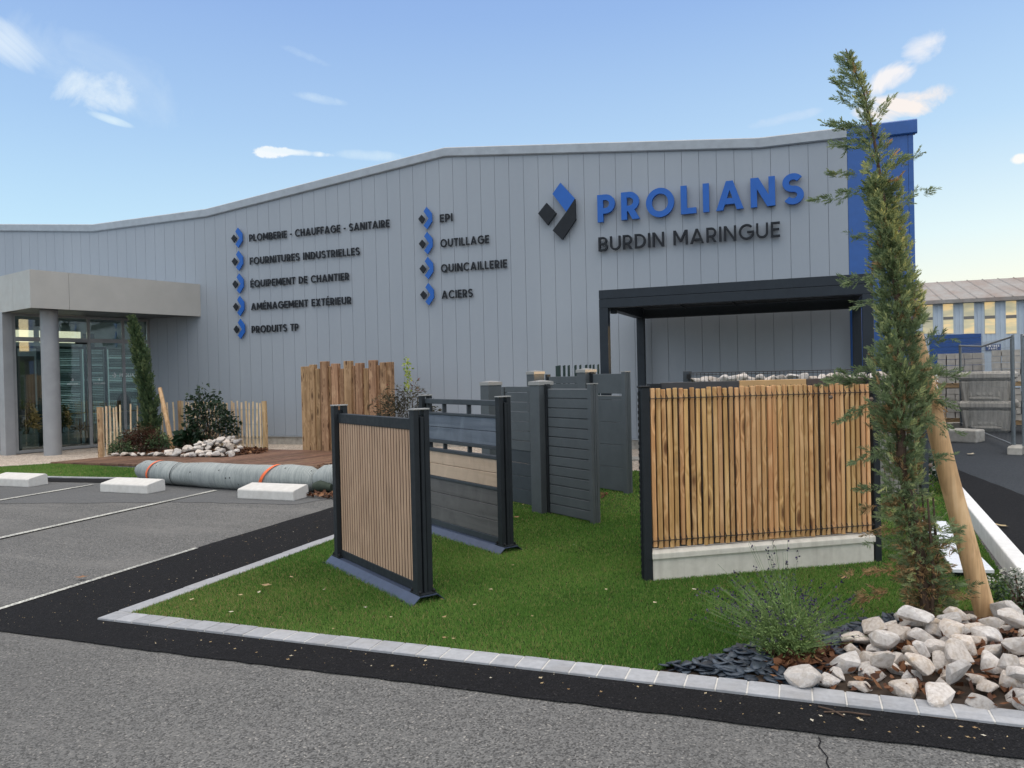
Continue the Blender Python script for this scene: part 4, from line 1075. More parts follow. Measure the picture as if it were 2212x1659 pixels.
# left bed of white stones on the deck
LBED = [(-13.1, 12.45), (-11.5, 12.42), (-11.15, 12.75), (-11.45, 13.35), (-12.3, 13.75), (-12.95, 13.6), (-12.95, 13.1)]
pl2 = []
for _ in range(1500):
    x, y = RR.uniform(-13.2, -11.1), RR.uniform(12.35, 13.8); s = RR.uniform(.14, .29)
    if not inside(LBED, np.array([x]), np.array([y]))[0]: continue
    if any(math.hypot(a - x, c - y) < (e + s) * .35 for a, c, e in pl2): continue
    pl2.append((x, y, s))
    rock("stone", x, y, .05 + .25 * max(0, 1 - ((x + 12.0) / 1.0) ** 2 - ((y - 13.4) / .8) ** 2) + s * .22, s, "white stone in the pile beside the dark green shrub on the deck", "white stones piled beside the shrub", None, "stone", .95)
for _ in range(200):
    x = RR.uniform(-14.0, -13.0); y = 12.35 + (x + 14.0) * .12 + RR.uniform(-.06, .12); s = RR.uniform(.12, .22)
    if any(math.hypot(a - x, c - y) < (e + s) * .45 for a, c, e in pl2): continue
    pl2.append((x, y, s)); rock("stone", x, y, .06 + s * .2, s, "white stone edging the planted bed along the deck", "white stones edging the planted bed", None, "stone", .7)

# gabion behind the fences
GB = thing("gabion", "wire gabion wall filled with white stones in front of the pergola", "gabion", (-1.53, 10.5, 0))
GL_ = 2.75
MB().box(-.085, .0, -.01, -.005, .25, 1.60).build("end_post", M_ANTH2, GB, bevel=.004)
MB().box(GL_ + .005, .0, -.01, GL_ + .085, .25, 1.60).build("end_post", M_ANTH2, GB, bevel=.004)
b = MB()
for z in [.05 + .10 * i for i in range(16)]: b.tube([(0, -.01, z), (GL_, -.01, z)], .004, 5)
for i in range(56): b.tube([(i * GL_ / 55, -.013, .02), (i * GL_ / 55, -.013, 1.575)], .0032, 5)
b.tube([(0, -.01, 1.575), (GL_, -.01, 1.575)], .005, 5); b.tube([(0, .24, 1.575), (GL_, .24, 1.575)], .005, 5)
b.build("wire_cage", M_WIRE, GB)
MB().box(-.03, -.05, 1.50, .02, -.002, 1.56).build("latch", M_BOLT, GB)
MB().box(.01, .10, .02, GL_ - .01, .23, 1.45).build("stone_core", M_CONC, GB)
q = 0
for row, z in enumerate((1.49, 1.37, 1.25, 1.12)):
    x = .06 + (row % 2) * .06
    while x < GL_ - .05 and q < 96:
        s = RR.uniform(.17, .23); rock("stone", x, .085, z + RR.uniform(-.02, .01), s, parent=GB); x += s * .62; q += 1

# ------------------------------------------------------------------ stuff on the ground: slate chips, leaf litter
def chips(name, poly, n, size, z0, mat, label, cat, flat=.35, thick=0.0, heap=None):
    x0, x1 = min(p[0] for p in poly), max(p[0] for p in poly); y0, y1 = min(p[1] for p in poly), max(p[1] for p in poly)
    X = RNG.uniform(x0, x1, n * 4); Y = RNG.uniform(y0, y1, n * 4); k = inside(poly, X, Y); X, Y = X[k][:n], Y[k][:n]; n = len(X)
    Z = z0 + RNG.uniform(0, .03, n) + (heap(X, Y) if heap else 0)
    az = RNG.uniform(0, 2 * np.pi, n); e1 = np.stack([np.cos(az), np.sin(az), RNG.normal(0, flat, n)], 1); e1 = unit(e1)
    nn = unit(np.stack([RNG.normal(0, flat, n), RNG.normal(0, flat, n), np.ones(n)], 1)); e2 = unit(np.cross(nn, e1)); s = RNG.uniform(size[0], size[1], n)
    Pc = np.stack([X, Y, Z], 1); cols = []
    for ang, ra in zip((0, 60, 125, 180, 240, 300), (1, .72, .8, .95, .66, .8)):
        rr = ra * RNG.uniform(.7, 1.15, n) * s * .5
        curl = (RNG.uniform(0, .5, n) * s * .5 * (1 if thick == 0 else .15))
        cols.append(Pc + e1 * (np.cos(R(ang)) * rr)[:, None] + e2 * (np.sin(R(ang)) * rr * .72)[:, None] + nn * (curl * (abs(math.cos(R(ang)))))[:, None])
    V = np.stack(cols, 1).reshape(-1, 3); F = np.arange(6 * n).reshape(n, 6); t = np.clip(RNG.normal(.5, .25, n), 0, 1)
    o = np_mesh(name, V, F, mat, None, {'tint': np.repeat(t, 6)})
    if thick:
        md = o.modifiers.new("solid", 'SOLIDIFY'); md.thickness = thick; md.offset = -1
    kind(o, 'stuff'); return tag(o, label, cat)
sheet("soil", BED, .010, M_SOIL)
hz = lambda X, Y: np.array([heap_z(a, c) for a, c in zip(X, Y)])
chips("slate_chips", [(-.78, 4.08), (-.62, 4.27), (-.30, 4.62), (.12, 5.02), (.42, 5.36), (.62, 5.5), (.5, 5.1), (.20, 4.75), (.12, 4.4), (-.02, 4.07)], 560, (.06, .15), .014, M_SLATE, "dark blue slate chips along the edge of the lawn by the kerb", "slate", .22, .006)
chips("slate_chips", [(1.12, 5.55), (1.30, 5.72), (1.5, 5.5), (1.75, 5.0), (1.6, 4.9), (1.25, 5.4)], 160, (.05, .11), .014, M_SLATE, "dark slate chips at the right side beside the white kerb", "slate", .22, .006)
chips("leaf_litter", [(-.20, 4.07), (-.30, 4.45), (.0, 4.62), (.30, 4.9), (.6, 5.2), (1.1, 5.4), (1.7, 5.0), (1.7, 4.05)], 800, (.035, .085), .02, M_DEADLEAF, "brown dead leaves caught between the white rocks", "leaves", .55, 0, hz)
chips("leaf_litter", [(-.15, 4.20), (-.26, 4.42), (.05, 4.62), (.12, 4.35)], 130, (.07, .13), .03, M_DEADLEAF, "heap of rust brown leaves beneath the lavender", "leaves", .6)
chips("leaf_litter", [(-12.0, 13.5), (-11.25, 13.0), (-10.9, 13.4), (-11.4, 14.05), (-12.2, 14.2)], 420, (.06, .13), .06, M_DEADLEAF, "brown dead leaves blown against the right end of the paling fence", "leaves", .6)
chips("leaf_litter", [(-13.9, 12.5), (-13.0, 12.5), (-11.3, 12.5), (-11.2, 13.2), (-13.1, 13.9), (-14.4, 13.6)], 500, (.05, .12), .05, M_DEADLEAF, "dead leaves on the soil of the planted bed", "leaves", .5)
chips("leaf_litter", [(-6.45, 8.68), (-5.9, 8.62), (-5.7, 8.85), (-6.35, 8.95)], 110, (.05, .11), .02, M_DEADLEAF, "dead leaves gathered between the wheel stop and the turf roll", "leaves", .5)
chips("leaf_litter", [(-8.3, 11.5), (-7.3, 11.6), (-7.0, 11.95), (-8.0, 12.0)], 140, (.05, .11), .05, M_DEADLEAF, "dead leaves lying on the deck behind the turf roll", "leaves", .5)
chips("leaf_litter", [(-2.85, 9.35), (-2.45, 9.42), (-2.45, 9.72), (-2.9, 9.8)], 70, (.05, .10), .03, M_DEADLEAF, "dead leaves caught at the foot of the smooth grey panel", "leaves", .6)
sheet("bed_soil", [(-14.35, 12.35), (-12.9, 12.42), (-11.3, 12.5), (-11.2, 13.0), (-11.6, 14.05), (-15.0, 15.2), (-15.2, 14.6)], .065, M_SOIL)

# single leaves one can point at
def leaf_mesh(seed, pts=7, s=1.0, mat=None, tint=.6):
    r = random.Random(seed); vs = [(0, 0, .015)]; 
    for i in range(pts * 2):
        a = math.pi * i / pts; ra = (.5 if i % 2 == 0 else .27) * r.uniform(.75, 1.2) * s
        vs.append((math.cos(a) * ra, math.sin(a) * ra * .8, .012 + r.uniform(0, .22) * ra))
    fs = [(0, 1 + i, 1 + (i + 1) % (pts * 2)) for i in range(pts * 2)]
    return np.array(vs), np.array(fs), np.full(len(vs), tint)
def leaf(name, x, y, z, seed, size, mat, tint, label, group=None):
    v, f, t = leaf_mesh(seed, 4, size, tint=tint)
    o = np_mesh(name, v, f, mat, None, {'tint': t}); o.location = (x, y, z); o.rotation_euler = (0, 0, seed * 1.7)
    return tag(o, label, "leaf", group)
p = on_ground(577, 1280); leaf("fallen_leaf", p.x, p.y, .045, 3, .10, M_SCRAP, .25, "yellow lobed leaf lying on the lawn in front of the tan slats")
p = on_ground(2163, 1141); leaf("fallen_leaf", p.x, p.y, .012, 5, .15, M_SCRAP, .55, "pale yellow leaf lying on the dark yard asphalt")
p = on_ground(178, 1253); leaf("fallen_leaf", p.x, p.y, .012, 6, .10, M_DEADLEAF, .9, "orange brown leaf lying on the grey asphalt by the parking line")
p = on_ground(2098, 984); leaf("fallen_leaf", p.x, p.y, .012, 8, .22, M_SCRAP, .8, "pale leaf on the yard asphalt below the wire fence")
p = on_ground(1116, 1128); leaf("fallen_leaf", p.x, p.y, .045, 9, .10, M_DEADLEAF, .95, "orange leaf on the lawn right of the blue grey fence sample")
for i, (u, w) in enumerate(((630, 1262), (606, 1352), (955, 1312), (960, 1352), (1108, 1236), (960, 1398), (980, 1400), (560, 1296), (700, 1290), (520, 1302), (790, 1330), (870, 1256), (1025, 1325), (845, 1352), (1130, 1100), (1240, 1190), (1328, 1082), (1060, 1290), (415, 1312), (500, 1340), (720, 1378), (1150, 1350), (1310, 1290), (1415, 1320), (1500, 1290))):
    p = on_ground(u, w); leaf("leaf_scrap", p.x, p.y, .046, 20 + i, RR.uniform(.022, .05), M_SCRAP, RR.random(), "small pale dry leaf scrap lying on the lawn", "dry leaf scraps on the lawn")
# ------------------------------------------------------------------ wheel stops and the turf rolls
def stop_mesh():
    b = MB(); prof = [(0, 0), (0, .118), (.018, .135), (.30, .182), (.335, .165), (.345, 0)]; L = .925; k = len(prof)
    b.add([(0, y, z) for y, z in prof] + [(L, y, z) for y, z in prof], [(i, k + i, k + (i + 1) % k, (i + 1) % k) for i in range(k)] + [tuple(range(k)), tuple(range(k, 2 * k))[::-1]])
    return b
ws = fin(stop_mesh(), "wheel_stop", M_STOP, None); bv = ws.modifiers.new("bevel", 'BEVEL'); bv.width = .010; bv.segments = 2
for i, (x, y, lab) in enumerate(((-7.345, 8.40, "white concrete wheel stop in front of the turf roll, nearest the tan fence sample"), (-9.905, 8.41, "white concrete wheel stop at the left end of the turf roll, middle of three"), (-12.50, 8.52, "white concrete wheel stop at the left edge of the car park"))):
    o = ws if i == 0 else ws.copy()
    if i: link(o)
    o.location = (x, y, 0); tag(o, lab, "wheel stop", "wheel stops of the car park")

def roll_mesh(path, rad, n=40, spiral=False):
    b = MB(); path = [Vector(p) for p in path]; m = len(path); vs = []; fs = []
    for i, p in enumerate(path):
        d = (path[min(i + 1, m - 1)] - path[max(i - 1, 0)]).normalized(); side_ = Vector((d.y, -d.x, 0)).normalized()
        for k in range(n):
            t = 2 * math.pi * k / n; r = rad[i] * (1 + .03 * math.sin(2 * t + i * .23) + .018 * math.sin(3 * t - i * .41) + .012 * math.sin(5 * t + i * .8))
            r *= 1 + .010 * math.sin(9 * t + i * 1.9) * math.sin(i * .9 + t); q = p + side_ * math.cos(t) * r * 1.04 + Vector((0, 0, 1)) * math.sin(t) * r * (.98)
            q.z = max(q.z, .004 + .002 * math.sin(k)); vs.append(q)
    for i in range(m - 1):
        for k in range(n): fs.append((i * n + k, i * n + (k + 1) % n, (i + 1) * n + (k + 1) % n, (i + 1) * n + k))
    b.add(vs, fs)
    for e, sgn in ((0, 1), (m - 1, -1)):
        c = Vector((0, 0, 0))
        for k in range(n): c += vs[e * n + k]
        c /= n; d = (path[1] - path[0] if e == 0 else path[-2] - path[-1]).normalized()
        b.add([c + d * .05] + vs[e * n:(e + 1) * n], [(0, 1 + k, 1 + (k + 1) % n) for k in range(n)])
    return b
def densify(path, rad, step=.12):
    P = []; Q = []
    for i in range(len(path) - 1):
        a, c = Vector(path[i]), Vector(path[i + 1]); k = max(1, int((c - a).length / step))
        for j in range(k): P.append(a + (c - a) * j / k); Q.append(rad[i] + (rad[i + 1] - rad[i]) * j / k)
    P.append(Vector(path[-1])); Q.append(rad[-1]); return P, Q
def ring(name, root, c, d, r, slant, w, mat, off=.006):
    d = Vector(d).normalized(); s_ = Vector((d.y, -d.x, 0)); vs = []; fs = []; n = 44
    for k in range(n + 1):
        t = 2 * math.pi * k / n
        for j in (0, 1):
            q = Vector(c) + s_ * math.cos(t) * (r * 1.045 + off) + Vector((0, 0, 1)) * math.sin(t) * (r * .985 + off) + d * (slant * -math.sin(t) * -1 + (j - .5) * w + slant * .6 * -math.cos(t))
            q.z = max(q.z, .002); vs.append(q)
    for k in range(n): fs.append((2 * k, 2 * k + 1, 2 * k + 3, 2 * k + 2))
    return MB().add(vs, fs).build(name, mat, root, smooth=True)
TR = thing("turf_roll", "long rolled artificial turf with pale ribbed backing and orange straps, behind the wheel stops", "turf roll", (0, 0, 0))
pa, ra = densify([(-10.36, 9.66, .15), (-10.1, 9.52, .175), (-9.4, 9.30, .185), (-9.15, 9.25, .18), (-8.6, 9.19, .19), (-7.9, 9.12, .188), (-7.32, 9.14, .182), (-7.0, 9.15, .19), (-6.72, 9.19, .18), (-6.60, 9.2, .155)], [.145, .18, .187, .178, .192, .188, .184, .195, .188, .15])
roll_mesh(pa, ra).build("roll", M_ROLL, TR, smooth=True)
ring("orange_strap", TR, (-9.75, 9.395, .183), (1, -.3, 0), .186, .07, .05, M_ORANGE)
ring("orange_strap", TR, (-7.32, 9.14, .19), (1, 0, 0), .192, .10, .055, M_ORANGE)
ring("black_strap", TR, (-9.15, 9.25, .185), (1, -.2, 0), .188, .03, .018, M_BLACKSTRAP)
TR2 = thing("turf_roll", "thicker turf roll end emerging behind the tan fence sample", "turf roll", (0, 0, 0))
pa, ra = densify([(-6.58, 9.18, .17), (-6.45, 9.19, .195), (-6.1, 9.21, .215), (-5.7, 9.24, .22), (-5.1, 9.3, .22)], [.15, .198, .217, .222, .222])
roll_mesh(pa, ra).build("roll", M_ROLL, TR2, smooth=True)
b = MB(); b.tube([(-6.52, 9.02, .10), (-6.40, 9.0, .12), (-6.22, 8.99, .10)], [.06, .085, .05], 12); b.build("loose_end", paint("dark_turf_edge", (.035, .05, .035), .8), TR2, smooth=True)

# ------------------------------------------------------------------ deck
def clip(poly, n, d):
    """keep the side where n.p <= d"""
    o = []
    for i in range(len(poly)):
        a = Vector(poly[i]); c = Vector(poly[(i + 1) % len(poly)]); fa = n.dot(a) - d; fc = n.dot(c) - d
        if fa <= 0: o.append(tuple(a))
        if fa * fc < 0: o.append(tuple(a + (c - a) * (fa / (fa - fc))))
    return o
DECK = [(-14.42, 11.10), (-11.9, 11.15), (-7.35, 11.55), (-7.15, 14.12), (-11.62, 14.18), (-14.0, 12.55)]
dk = thing("wooden_deck", "low brown timber deck behind the turf roll with planted bed on it", "deck", (-10.8, 12.6, 0))
DM = Matrix.Translation((10.8, -12.6, 0)); dd = Vector((math.cos(R(14)), -math.sin(R(14)))); du = Vector((math.sin(R(14)), math.cos(R(14))))
t = -20.0; i = 0
allp = [dd.dot(Vector(p)) for p in DECK]; t = min(allp)
while t < max(allp):
    poly = clip(clip(DECK, -dd, -(t + .004)), dd, t + .140)
    if len(poly) >= 3:
        o = MB().prism(poly, .012, .050 + random.uniform(-.001, .001), DM).build("plank", M_DECK, dk)
    t += .145
MB().prism(DECK, .0085, .0115, DM).build("sub_frame", M_SOIL, dk)

# ------------------------------------------------------------------ sleeper screen
SS = thing("sleeper_screen", "screen of upright weathered timber sleepers of uneven heights on the deck", "fence", (-10.3, 14.12, 0))
tops = [(655, 697, 178, 0), (692, 742, 212, .03), (742, 800, 152, -.05), (795, 832, 192, .02), (832, 888, 170, -.03), (886, 937, 212, .03), (935, 995, 148, -.05), (990, 1028, 187, .02), (1030, 1087, 165, -.03), (1086, 1138, 208, .03), (1138, 1197, 142, -.05), (1192, 1230, 183, .02), (1230, 1282, 160, -.02), (1282, 1328, 157, .04)]
for xa, xb, yt, dy in tops:
    k = 2212 / 4032; A = on_plane((900 + xa / 2.0738) * k, (1350 + yt / 2.0738) * k, 14.12 + dy); B = on_plane((900 + xb / 2.0738) * k, (1350 + yt / 2.0738) * k, 14.12 + dy)
    MB().box(A.x + .003 + 10.3, dy, .02, B.x - .003 + 10.3, dy + .13, A.z).build("sleeper", M_SLEEPER, SS, bevel=.010)
MB().prism([(-.37, .22), (-.245, .16), (-.03, .06), (-.03, .15), (-.25, .30)][:4], .02, 1.90).build("sleeper", M_SLEEPER, SS, bevel=.008)

# ------------------------------------------------------------------ chestnut paling
PF = thing("paling_fence", "split chestnut paling fence round the planted bed by the entrance", "fence", (-14.41, 12.28, 0))
O = Vector((-14.41, 12.28))
def picket(x, y, h, w, lean, zb=.03):
    b = MB(); r = w / 2; a = random.uniform(0, 1.5); vs = []; fs = []; K = 5; n = 5
    bx, by = random.uniform(-.012, .012), random.uniform(-.012, .012)
    for k in range(K):
        t_ = k / (K - 1); c = Vector((x - O.x + lean * t_ + bx * math.sin(3 * t_), y - O.y + by * math.sin(3 * t_ + 1), zb + (h - zb) * t_)); rr = r * (1 - .12 * t_)
        for j in range(n):
            an = a + 2 * math.pi * j / n; vs.append(c + Vector((math.cos(an) * rr, math.sin(an) * rr * .75, 0)))
    for k in range(K - 1): fs += [(k * n + j, k * n + (j + 1) % n, (k + 1) * n + (j + 1) % n, (k + 1) * n + j) for j in range(n)]
    fs += [tuple(range((K - 1) * n, K * n))]
    b.add(vs, fs); return b.build("picket", M_PICKET, PF)
CORN = Vector((-15.15, 15.30)); PR_ = Vector((-11.50, 14.10)); PL_ = Vector((-14.41, 12.28)); MIDP = Vector((-15.02, 13.45))
for q, h, r_ in ((PL_, 1.115, .055), (CORN, 1.14, .055), (PR_, 1.145, .060)):
    MB().tube([(q.x - O.x, q.y - O.y, 0), (q.x - O.x + .01, q.y - O.y, h * .5), (q.x - O.x - .005, q.y - O.y, h)], [r_, r_ * .97, r_ * .95], 14).build("post", M_PALEPOST, PF, smooth=True)
wires = MB()
def run(a, c, step, h0, h1):
    L = (c - a).length; k = int(L / step)
    for i in range(1, k):
        q = a + (c - a) * (i / k) + Vector((random.uniform(-.006, .006), random.uniform(-.012, .012)))
        picket(q.x, q.y, h0 + (h1 - h0) * i / k + random.uniform(-.03, .03), random.uniform(.046, .060), random.uniform(-.028, .018))
    for z in (.30, .62, .95):
        wires.tube([(a.x - O.x, a.y - O.y - .02, z), ((a.x + c.x) / 2 - O.x, (a.y + c.y) / 2 - O.y - .025, z - .02), (c.x - O.x, c.y - O.y - .02, z)], .004, 5)
run(PL_, MIDP, .185, 1.08, 1.10); run(MIDP, CORN, .205, 1.10, 1.10); run(CORN, PR_, .148, 1.12, 1.12)
wires.build("wire", M_GALV, PF)

# ------------------------------------------------------------------ plants
def stem_tubes(b, paths, r0, r1, n=5):
    for pth in paths:
        k = len(pth); b.tube(pth, [r0 + (r1 - r0) * i / (k - 1) for i in range(k)], n, cap=False)
def sprays(P, D, size, tint, ns=11, width=.16, flat=.55):
    """scale-leaf sprays: a short axis with side twigs left and right, slightly drooping"""
    n = len(P); parts = []
    rnd = unit(RNG.normal(size=(n, 3))); S = unit(np.cross(D, rnd)); N = np.cross(D, S)
    for j in range(ns):
        t = j / (ns - 1); sg = 1 if j % 2 == 0 else -1
        base = P + D * (size * t * .8)[:, None]
        dirn = unit(D * (.75 + .35 * t) + S * (sg * (.85 - .6 * t)) + N * RNG.normal(0, .25, (n, 1)) + RNG.normal(0, .12, (n, 3)))
        L = size * (.50 - .22 * t) * RNG.uniform(.7, 1.3, n)
        parts.append(leaves(base, dirn, L, size * width * RNG.uniform(.7, 1.2, n), np.clip(tint + .10 * t + RNG.normal(0, .05, n), 0, 1)))
    parts.append(leaves(P, D, size, size * width * .8, tint))
    return merge(parts)
def axis_at(ax, Z):
    z = np.array([a[2] for a in ax]); o = np.argsort(z)
    return np.stack([np.interp(Z, z[o], np.array([a[0] for a in ax])[o]), np.interp(Z, z[o], np.array([a[1] for a in ax])[o])], 1)

# big columnar cypress leaning over the golden fence
CYX, CYY = .645, 5.26
axis = [(.640, 5.26, 0.0), (.600, 5.26, .43), (.505, 5.25, 1.0), (.500, 5.26, 1.58), (.512, 5.28, 1.88), (.490, 5.28, 2.16), (.455, 5.29, 2.45), (.425, 5.29, 2.70), (.385, 5.29, 3.03), (.330, 5.29, 3.33), (.235, 5.29, 3.60)]
CY = thing("cypress_tree", "tall leaning columnar cypress tied to a stake at the right, reaching above the roof", "tree", (CYX, CYY, 0))
zs_ = np.array([0.05, .25, .45, .7, 1.0, 1.3, 1.5, 1.62, 1.86, 2.15, 2.5, 2.72, 2.86, 3.0, 3.1, 3.3, 3.45, 3.58])
rs_ = np.array([.10, .145, .155, .145, .125, .14, .165, .155, .14, .11, .10, .085, .09, .055, .045, .04, .035, .015])
n = 4200
Z = np.concatenate([RNG.uniform(.06, 1.3, 1350), RNG.uniform(1.2, 2.75, 2700), RNG.uniform(2.6, 3.58, 330)]); n = len(Z)
Rm = np.interp(Z, zs_, rs_); az = RNG.uniform(0, 2 * np.pi, n)
lump = 1 + .24 * np.sin(az * 3 + Z * 5.1) + .20 * np.sin(az * 2 - Z * 8.3 + 1) + .12 * np.sin(az * 5 + Z * 17)
rad = Rm * lump * np.sqrt(RNG.uniform(.10, 1.0, n))
A2 = axis_at(axis, Z); P = np.stack([A2[:, 0] + np.cos(az) * rad, A2[:, 1] + np.sin(az) * rad, Z], 1)
up_ = np.where(Z < .9, .20, 1.0) + RNG.normal(0, .35, n)
D = unit(np.stack([np.cos(az) + RNG.normal(0, .3, n), np.sin(az) + RNG.normal(0, .3, n), up_], 1))
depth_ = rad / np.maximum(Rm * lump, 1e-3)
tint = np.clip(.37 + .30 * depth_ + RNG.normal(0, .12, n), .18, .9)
fresh = (RNG.random(n) < .10) & (depth_ > .75); tint[fresh] = RNG.uniform(.85, 1, fresh.sum())
dead = (RNG.random(n) < np.interp(Z, [0, .15, .45, .8, 1.2, 1.5, 2], [.95, .85, .55, .16, .26, .16, .05]) * np.where(depth_ < .8, 1.0, .45)); tint[dead] = RNG.uniform(.0, .13, dead.sum())
size = RNG.uniform(.05, .095, n) * np.where(Z > 3.0, .85, 1)
P -= D * (size * .45)[:, None]
hole = (np.sin(az * 2 + Z * 7.3) + np.sin(Z * 13.1 - az * 1.3 + 2) + .6 * np.sin(az * 4 + Z * 21)) < -.95
keep = ~(hole & (depth_ > .45)); P, D, size, tint = P[keep], D[keep], size[keep], tint[keep]
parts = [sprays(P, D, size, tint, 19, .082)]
# branches that stand out of the column: (z, azimuth direction dx, length, rise)
for z0, dx, dy, L, rise, tn, k in ((2.70, -1, -.2, .40, .00, .45, 34), (2.78, -1, .3, .30, .10, .5, 24), (3.02, -1, 0, .26, .16, .55, 24), (2.80, 1, .1, .22, .12, .45, 18), (2.62, 1, -.3, .26, .05, .5, 16), (2.18, -1, -.2, .26, -.02, .5, 18), (1.98, -1, .2, .22, .05, .5, 14), (1.62, -1, -.1, .42, -.06, .45, 30), (1.50, -1, .3, .46, .06, .4, 34), (1.42, -1, -.5, .36, -.10, .45, 26), (1.56, 1, -.1, .34, .02, .5, 24), (1.45, 1, .2, .30, -.06, .5, 20), (1.70, 1, .1, .30, .10, .4, 18), (1.34, 1, -.4, .30, -.10, .5, 20), (1.05, 1, -.2, .26, .02, .45, 16), (1.12, -1, -.4, .28, -.08, .45, 18), (.86, -1, .1, .28, .0, .4, 18),
                              (.36, -1, -.35, .42, .02, .06, 34), (.28, -1, -.1, .36, -.08, .05, 28), (.50, -1, -.2, .30, .04, .5, 20), (.30, 1, -.3, .26, .02, .3, 16), (.60, 1, -.1, .24, .04, .6, 16), (3.06, -1, .1, .20, .10, .5, 26), (2.95, -1, -.1, .24, .08, .5, 26), (3.26, -1, -.1, .15, .14, .6, 22), (3.42, -1, 0, .10, .12, .6, 18), (.75, -1, -.3, .26, .02, .06, 18), (.62, -1, .1, .24, -.04, .05, 16), (.25, 1, -.3, .22, .0, .06, 18), (2.36, -1, 0, .20, .10, .5, 12), (3.20, -1, 0, .17, .12, .6, 20), (3.12, 1, 0, .12, .14, .6, 12), (3.36, -1, .1, .12, .10, .65, 16)):
    c = axis_at(axis, np.array([z0]))[0]; tt = np.sort(RNG.uniform(.15, 1, k)); 
    d0 = Vector((dx, dy, 0)).normalized(); q = np.stack([c[0] + d0.x * L * tt, c[1] + d0.y * L * tt, z0 + rise * tt - .12 * L * tt ** 2], 1) + RNG.normal(0, .016, (k, 3)) * (1.5 - tt)[:, None]
    Db = unit(np.stack([np.full(k, d0.x), np.full(k, d0.y), np.full(k, rise / L)], 1) + RNG.normal(0, .42, (k, 3)))
    parts.append(sprays(q, Db, RNG.uniform(.045, .085, k), np.clip(tn + RNG.normal(0, .1 if tn > .2 else .03, k), 0 if tn < .2 else .2, .95), 19, .082))
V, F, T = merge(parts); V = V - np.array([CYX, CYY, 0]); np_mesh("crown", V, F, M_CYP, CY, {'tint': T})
b = MB(); b.tube([(x - CYX, y - CYY, z) for x, y, z in axis], [.035, .033, .029, .025, .022, .019, .015, .012, .008, .005, .003], 9)
for i in range(5): 
    a = i * 1.3; b.tube([(math.cos(a) * .02, math.sin(a) * .02, 0), (math.cos(a) * .06 - .01, math.sin(a) * .06, .35), (math.cos(a) * .07 - .04, math.sin(a) * .07, .8)], [.014, .011, .005], 6)
b.build("trunk", M_BARK, CY, smooth=True)
b = MB()
for px, py, yy in ((1795, 858, 5.05), (2010, 1005, 5.05), (1882, 862, 5.0)):
    q = on_plane(px, py, yy); b.tube([(q.x - CYX, q.y - CYY, q.z - .012), (q.x - CYX, q.y - CYY, q.z), (q.x - CYX, q.y - CYY, q.z + .012)], [.006, .013, .005], 8)
b.build("cones", paint("cone_brown", (.14, .10, .075), .8), CY, smooth=True)

# its stake
ST = thing("stake", "thick round pale pine stake leaning against the tall cypress", "stake", (.99, 5.42, 0))
b = MB(); b.tube([(0, 0, -.02), (-.20, .012, .88), (-.385, .03, 1.80)], [.060, .058, .056], 28); b.build("pole", M_STAKE, ST, smooth=True)
b = MB()
for k in range(60):
    z = RNG.uniform(1.28, 1.55); a = RNG.uniform(0, 6.28); x = -.385 * z / 1.8
    b.tube([(x + math.cos(a) * .058, .02 + math.sin(a) * .058, z), (x + math.cos(a + .6) * .085, .02 + math.sin(a + .6) * .085, z - .03), (x + math.cos(a + 1.2) * .072, .02 + math.sin(a + 1.2) * .072, z - RNG.uniform(.0, .09))], .0025, 4, cap=False)
b.build("frayed_tie", paint("straw_fibre", (.42, .28, .14), .85, 0, .3, 30), ST)

# small cypress with stake in the left bed
SX, SY = -14.72, 13.95
SC = thing("small_cypress", "slim dark cypress leaning left in the bed by the paling fence", "tree", (SX, SY, 0))
axis2 = [(-14.70, 13.95, 0), (-14.74, 13.95, 1.0), (-14.92, 13.97, 1.9), (-15.12, 14.0, 2.6), (-15.30, 14.02, 3.22)]
n = 1500; Z = RNG.uniform(.1, 3.2, n); Rm = np.interp(Z, [0, .3, .9, 1.6, 2.2, 2.7, 3.0, 3.22], [.23, .23, .19, .15, .17, .12, .065, .015]); az = RNG.uniform(0, 2 * np.pi, n)
rad = Rm * (1 + .28 * np.sin(az * 3 + Z * 5) + .2 * np.sin(az * 2 - Z * 11)) * np.sqrt(RNG.uniform(.1, 1, n)); A2 = axis_at(axis2, Z)
P = np.stack([A2[:, 0] + np.cos(az) * rad, A2[:, 1] + np.sin(az) * rad, Z], 1); D = unit(np.stack([np.cos(az) * .7 - .15, np.sin(az) * .7, 1.2 + RNG.normal(0, .3, n)], 1))
V, F, T = sprays(P - D * .06, D, RNG.uniform(.11, .21, n), np.clip(.25 + .4 * rad / Rm + RNG.normal(0, .12, n), 0, 1), 9)
np_mesh("crown", V - np.array([SX, SY, 0]), F, M_CYPDARK, SC, {'tint': T})
MB().tube([(x - SX, y - SY, z) for x, y, z in axis2], [.04, .035, .025, .015, .005], 8).build("trunk", M_BARK, SC, smooth=True)
S2 = thing("stake", "short peeled pine stake beside the slim cypress in the left bed", "stake", (-13.82, 13.72, 0))
q0 = Vector((0, 0, 0)); A_ = on_plane(345, 838, 13.9); A_ = A_ - Vector((-13.82, 13.72, 0))
MB().tube([q0, (A_) * .5 + Vector((.015, 0, 0)), A_], [.055, .052, .045], 16).build("pole", M_STAKE, S2, smooth=True)

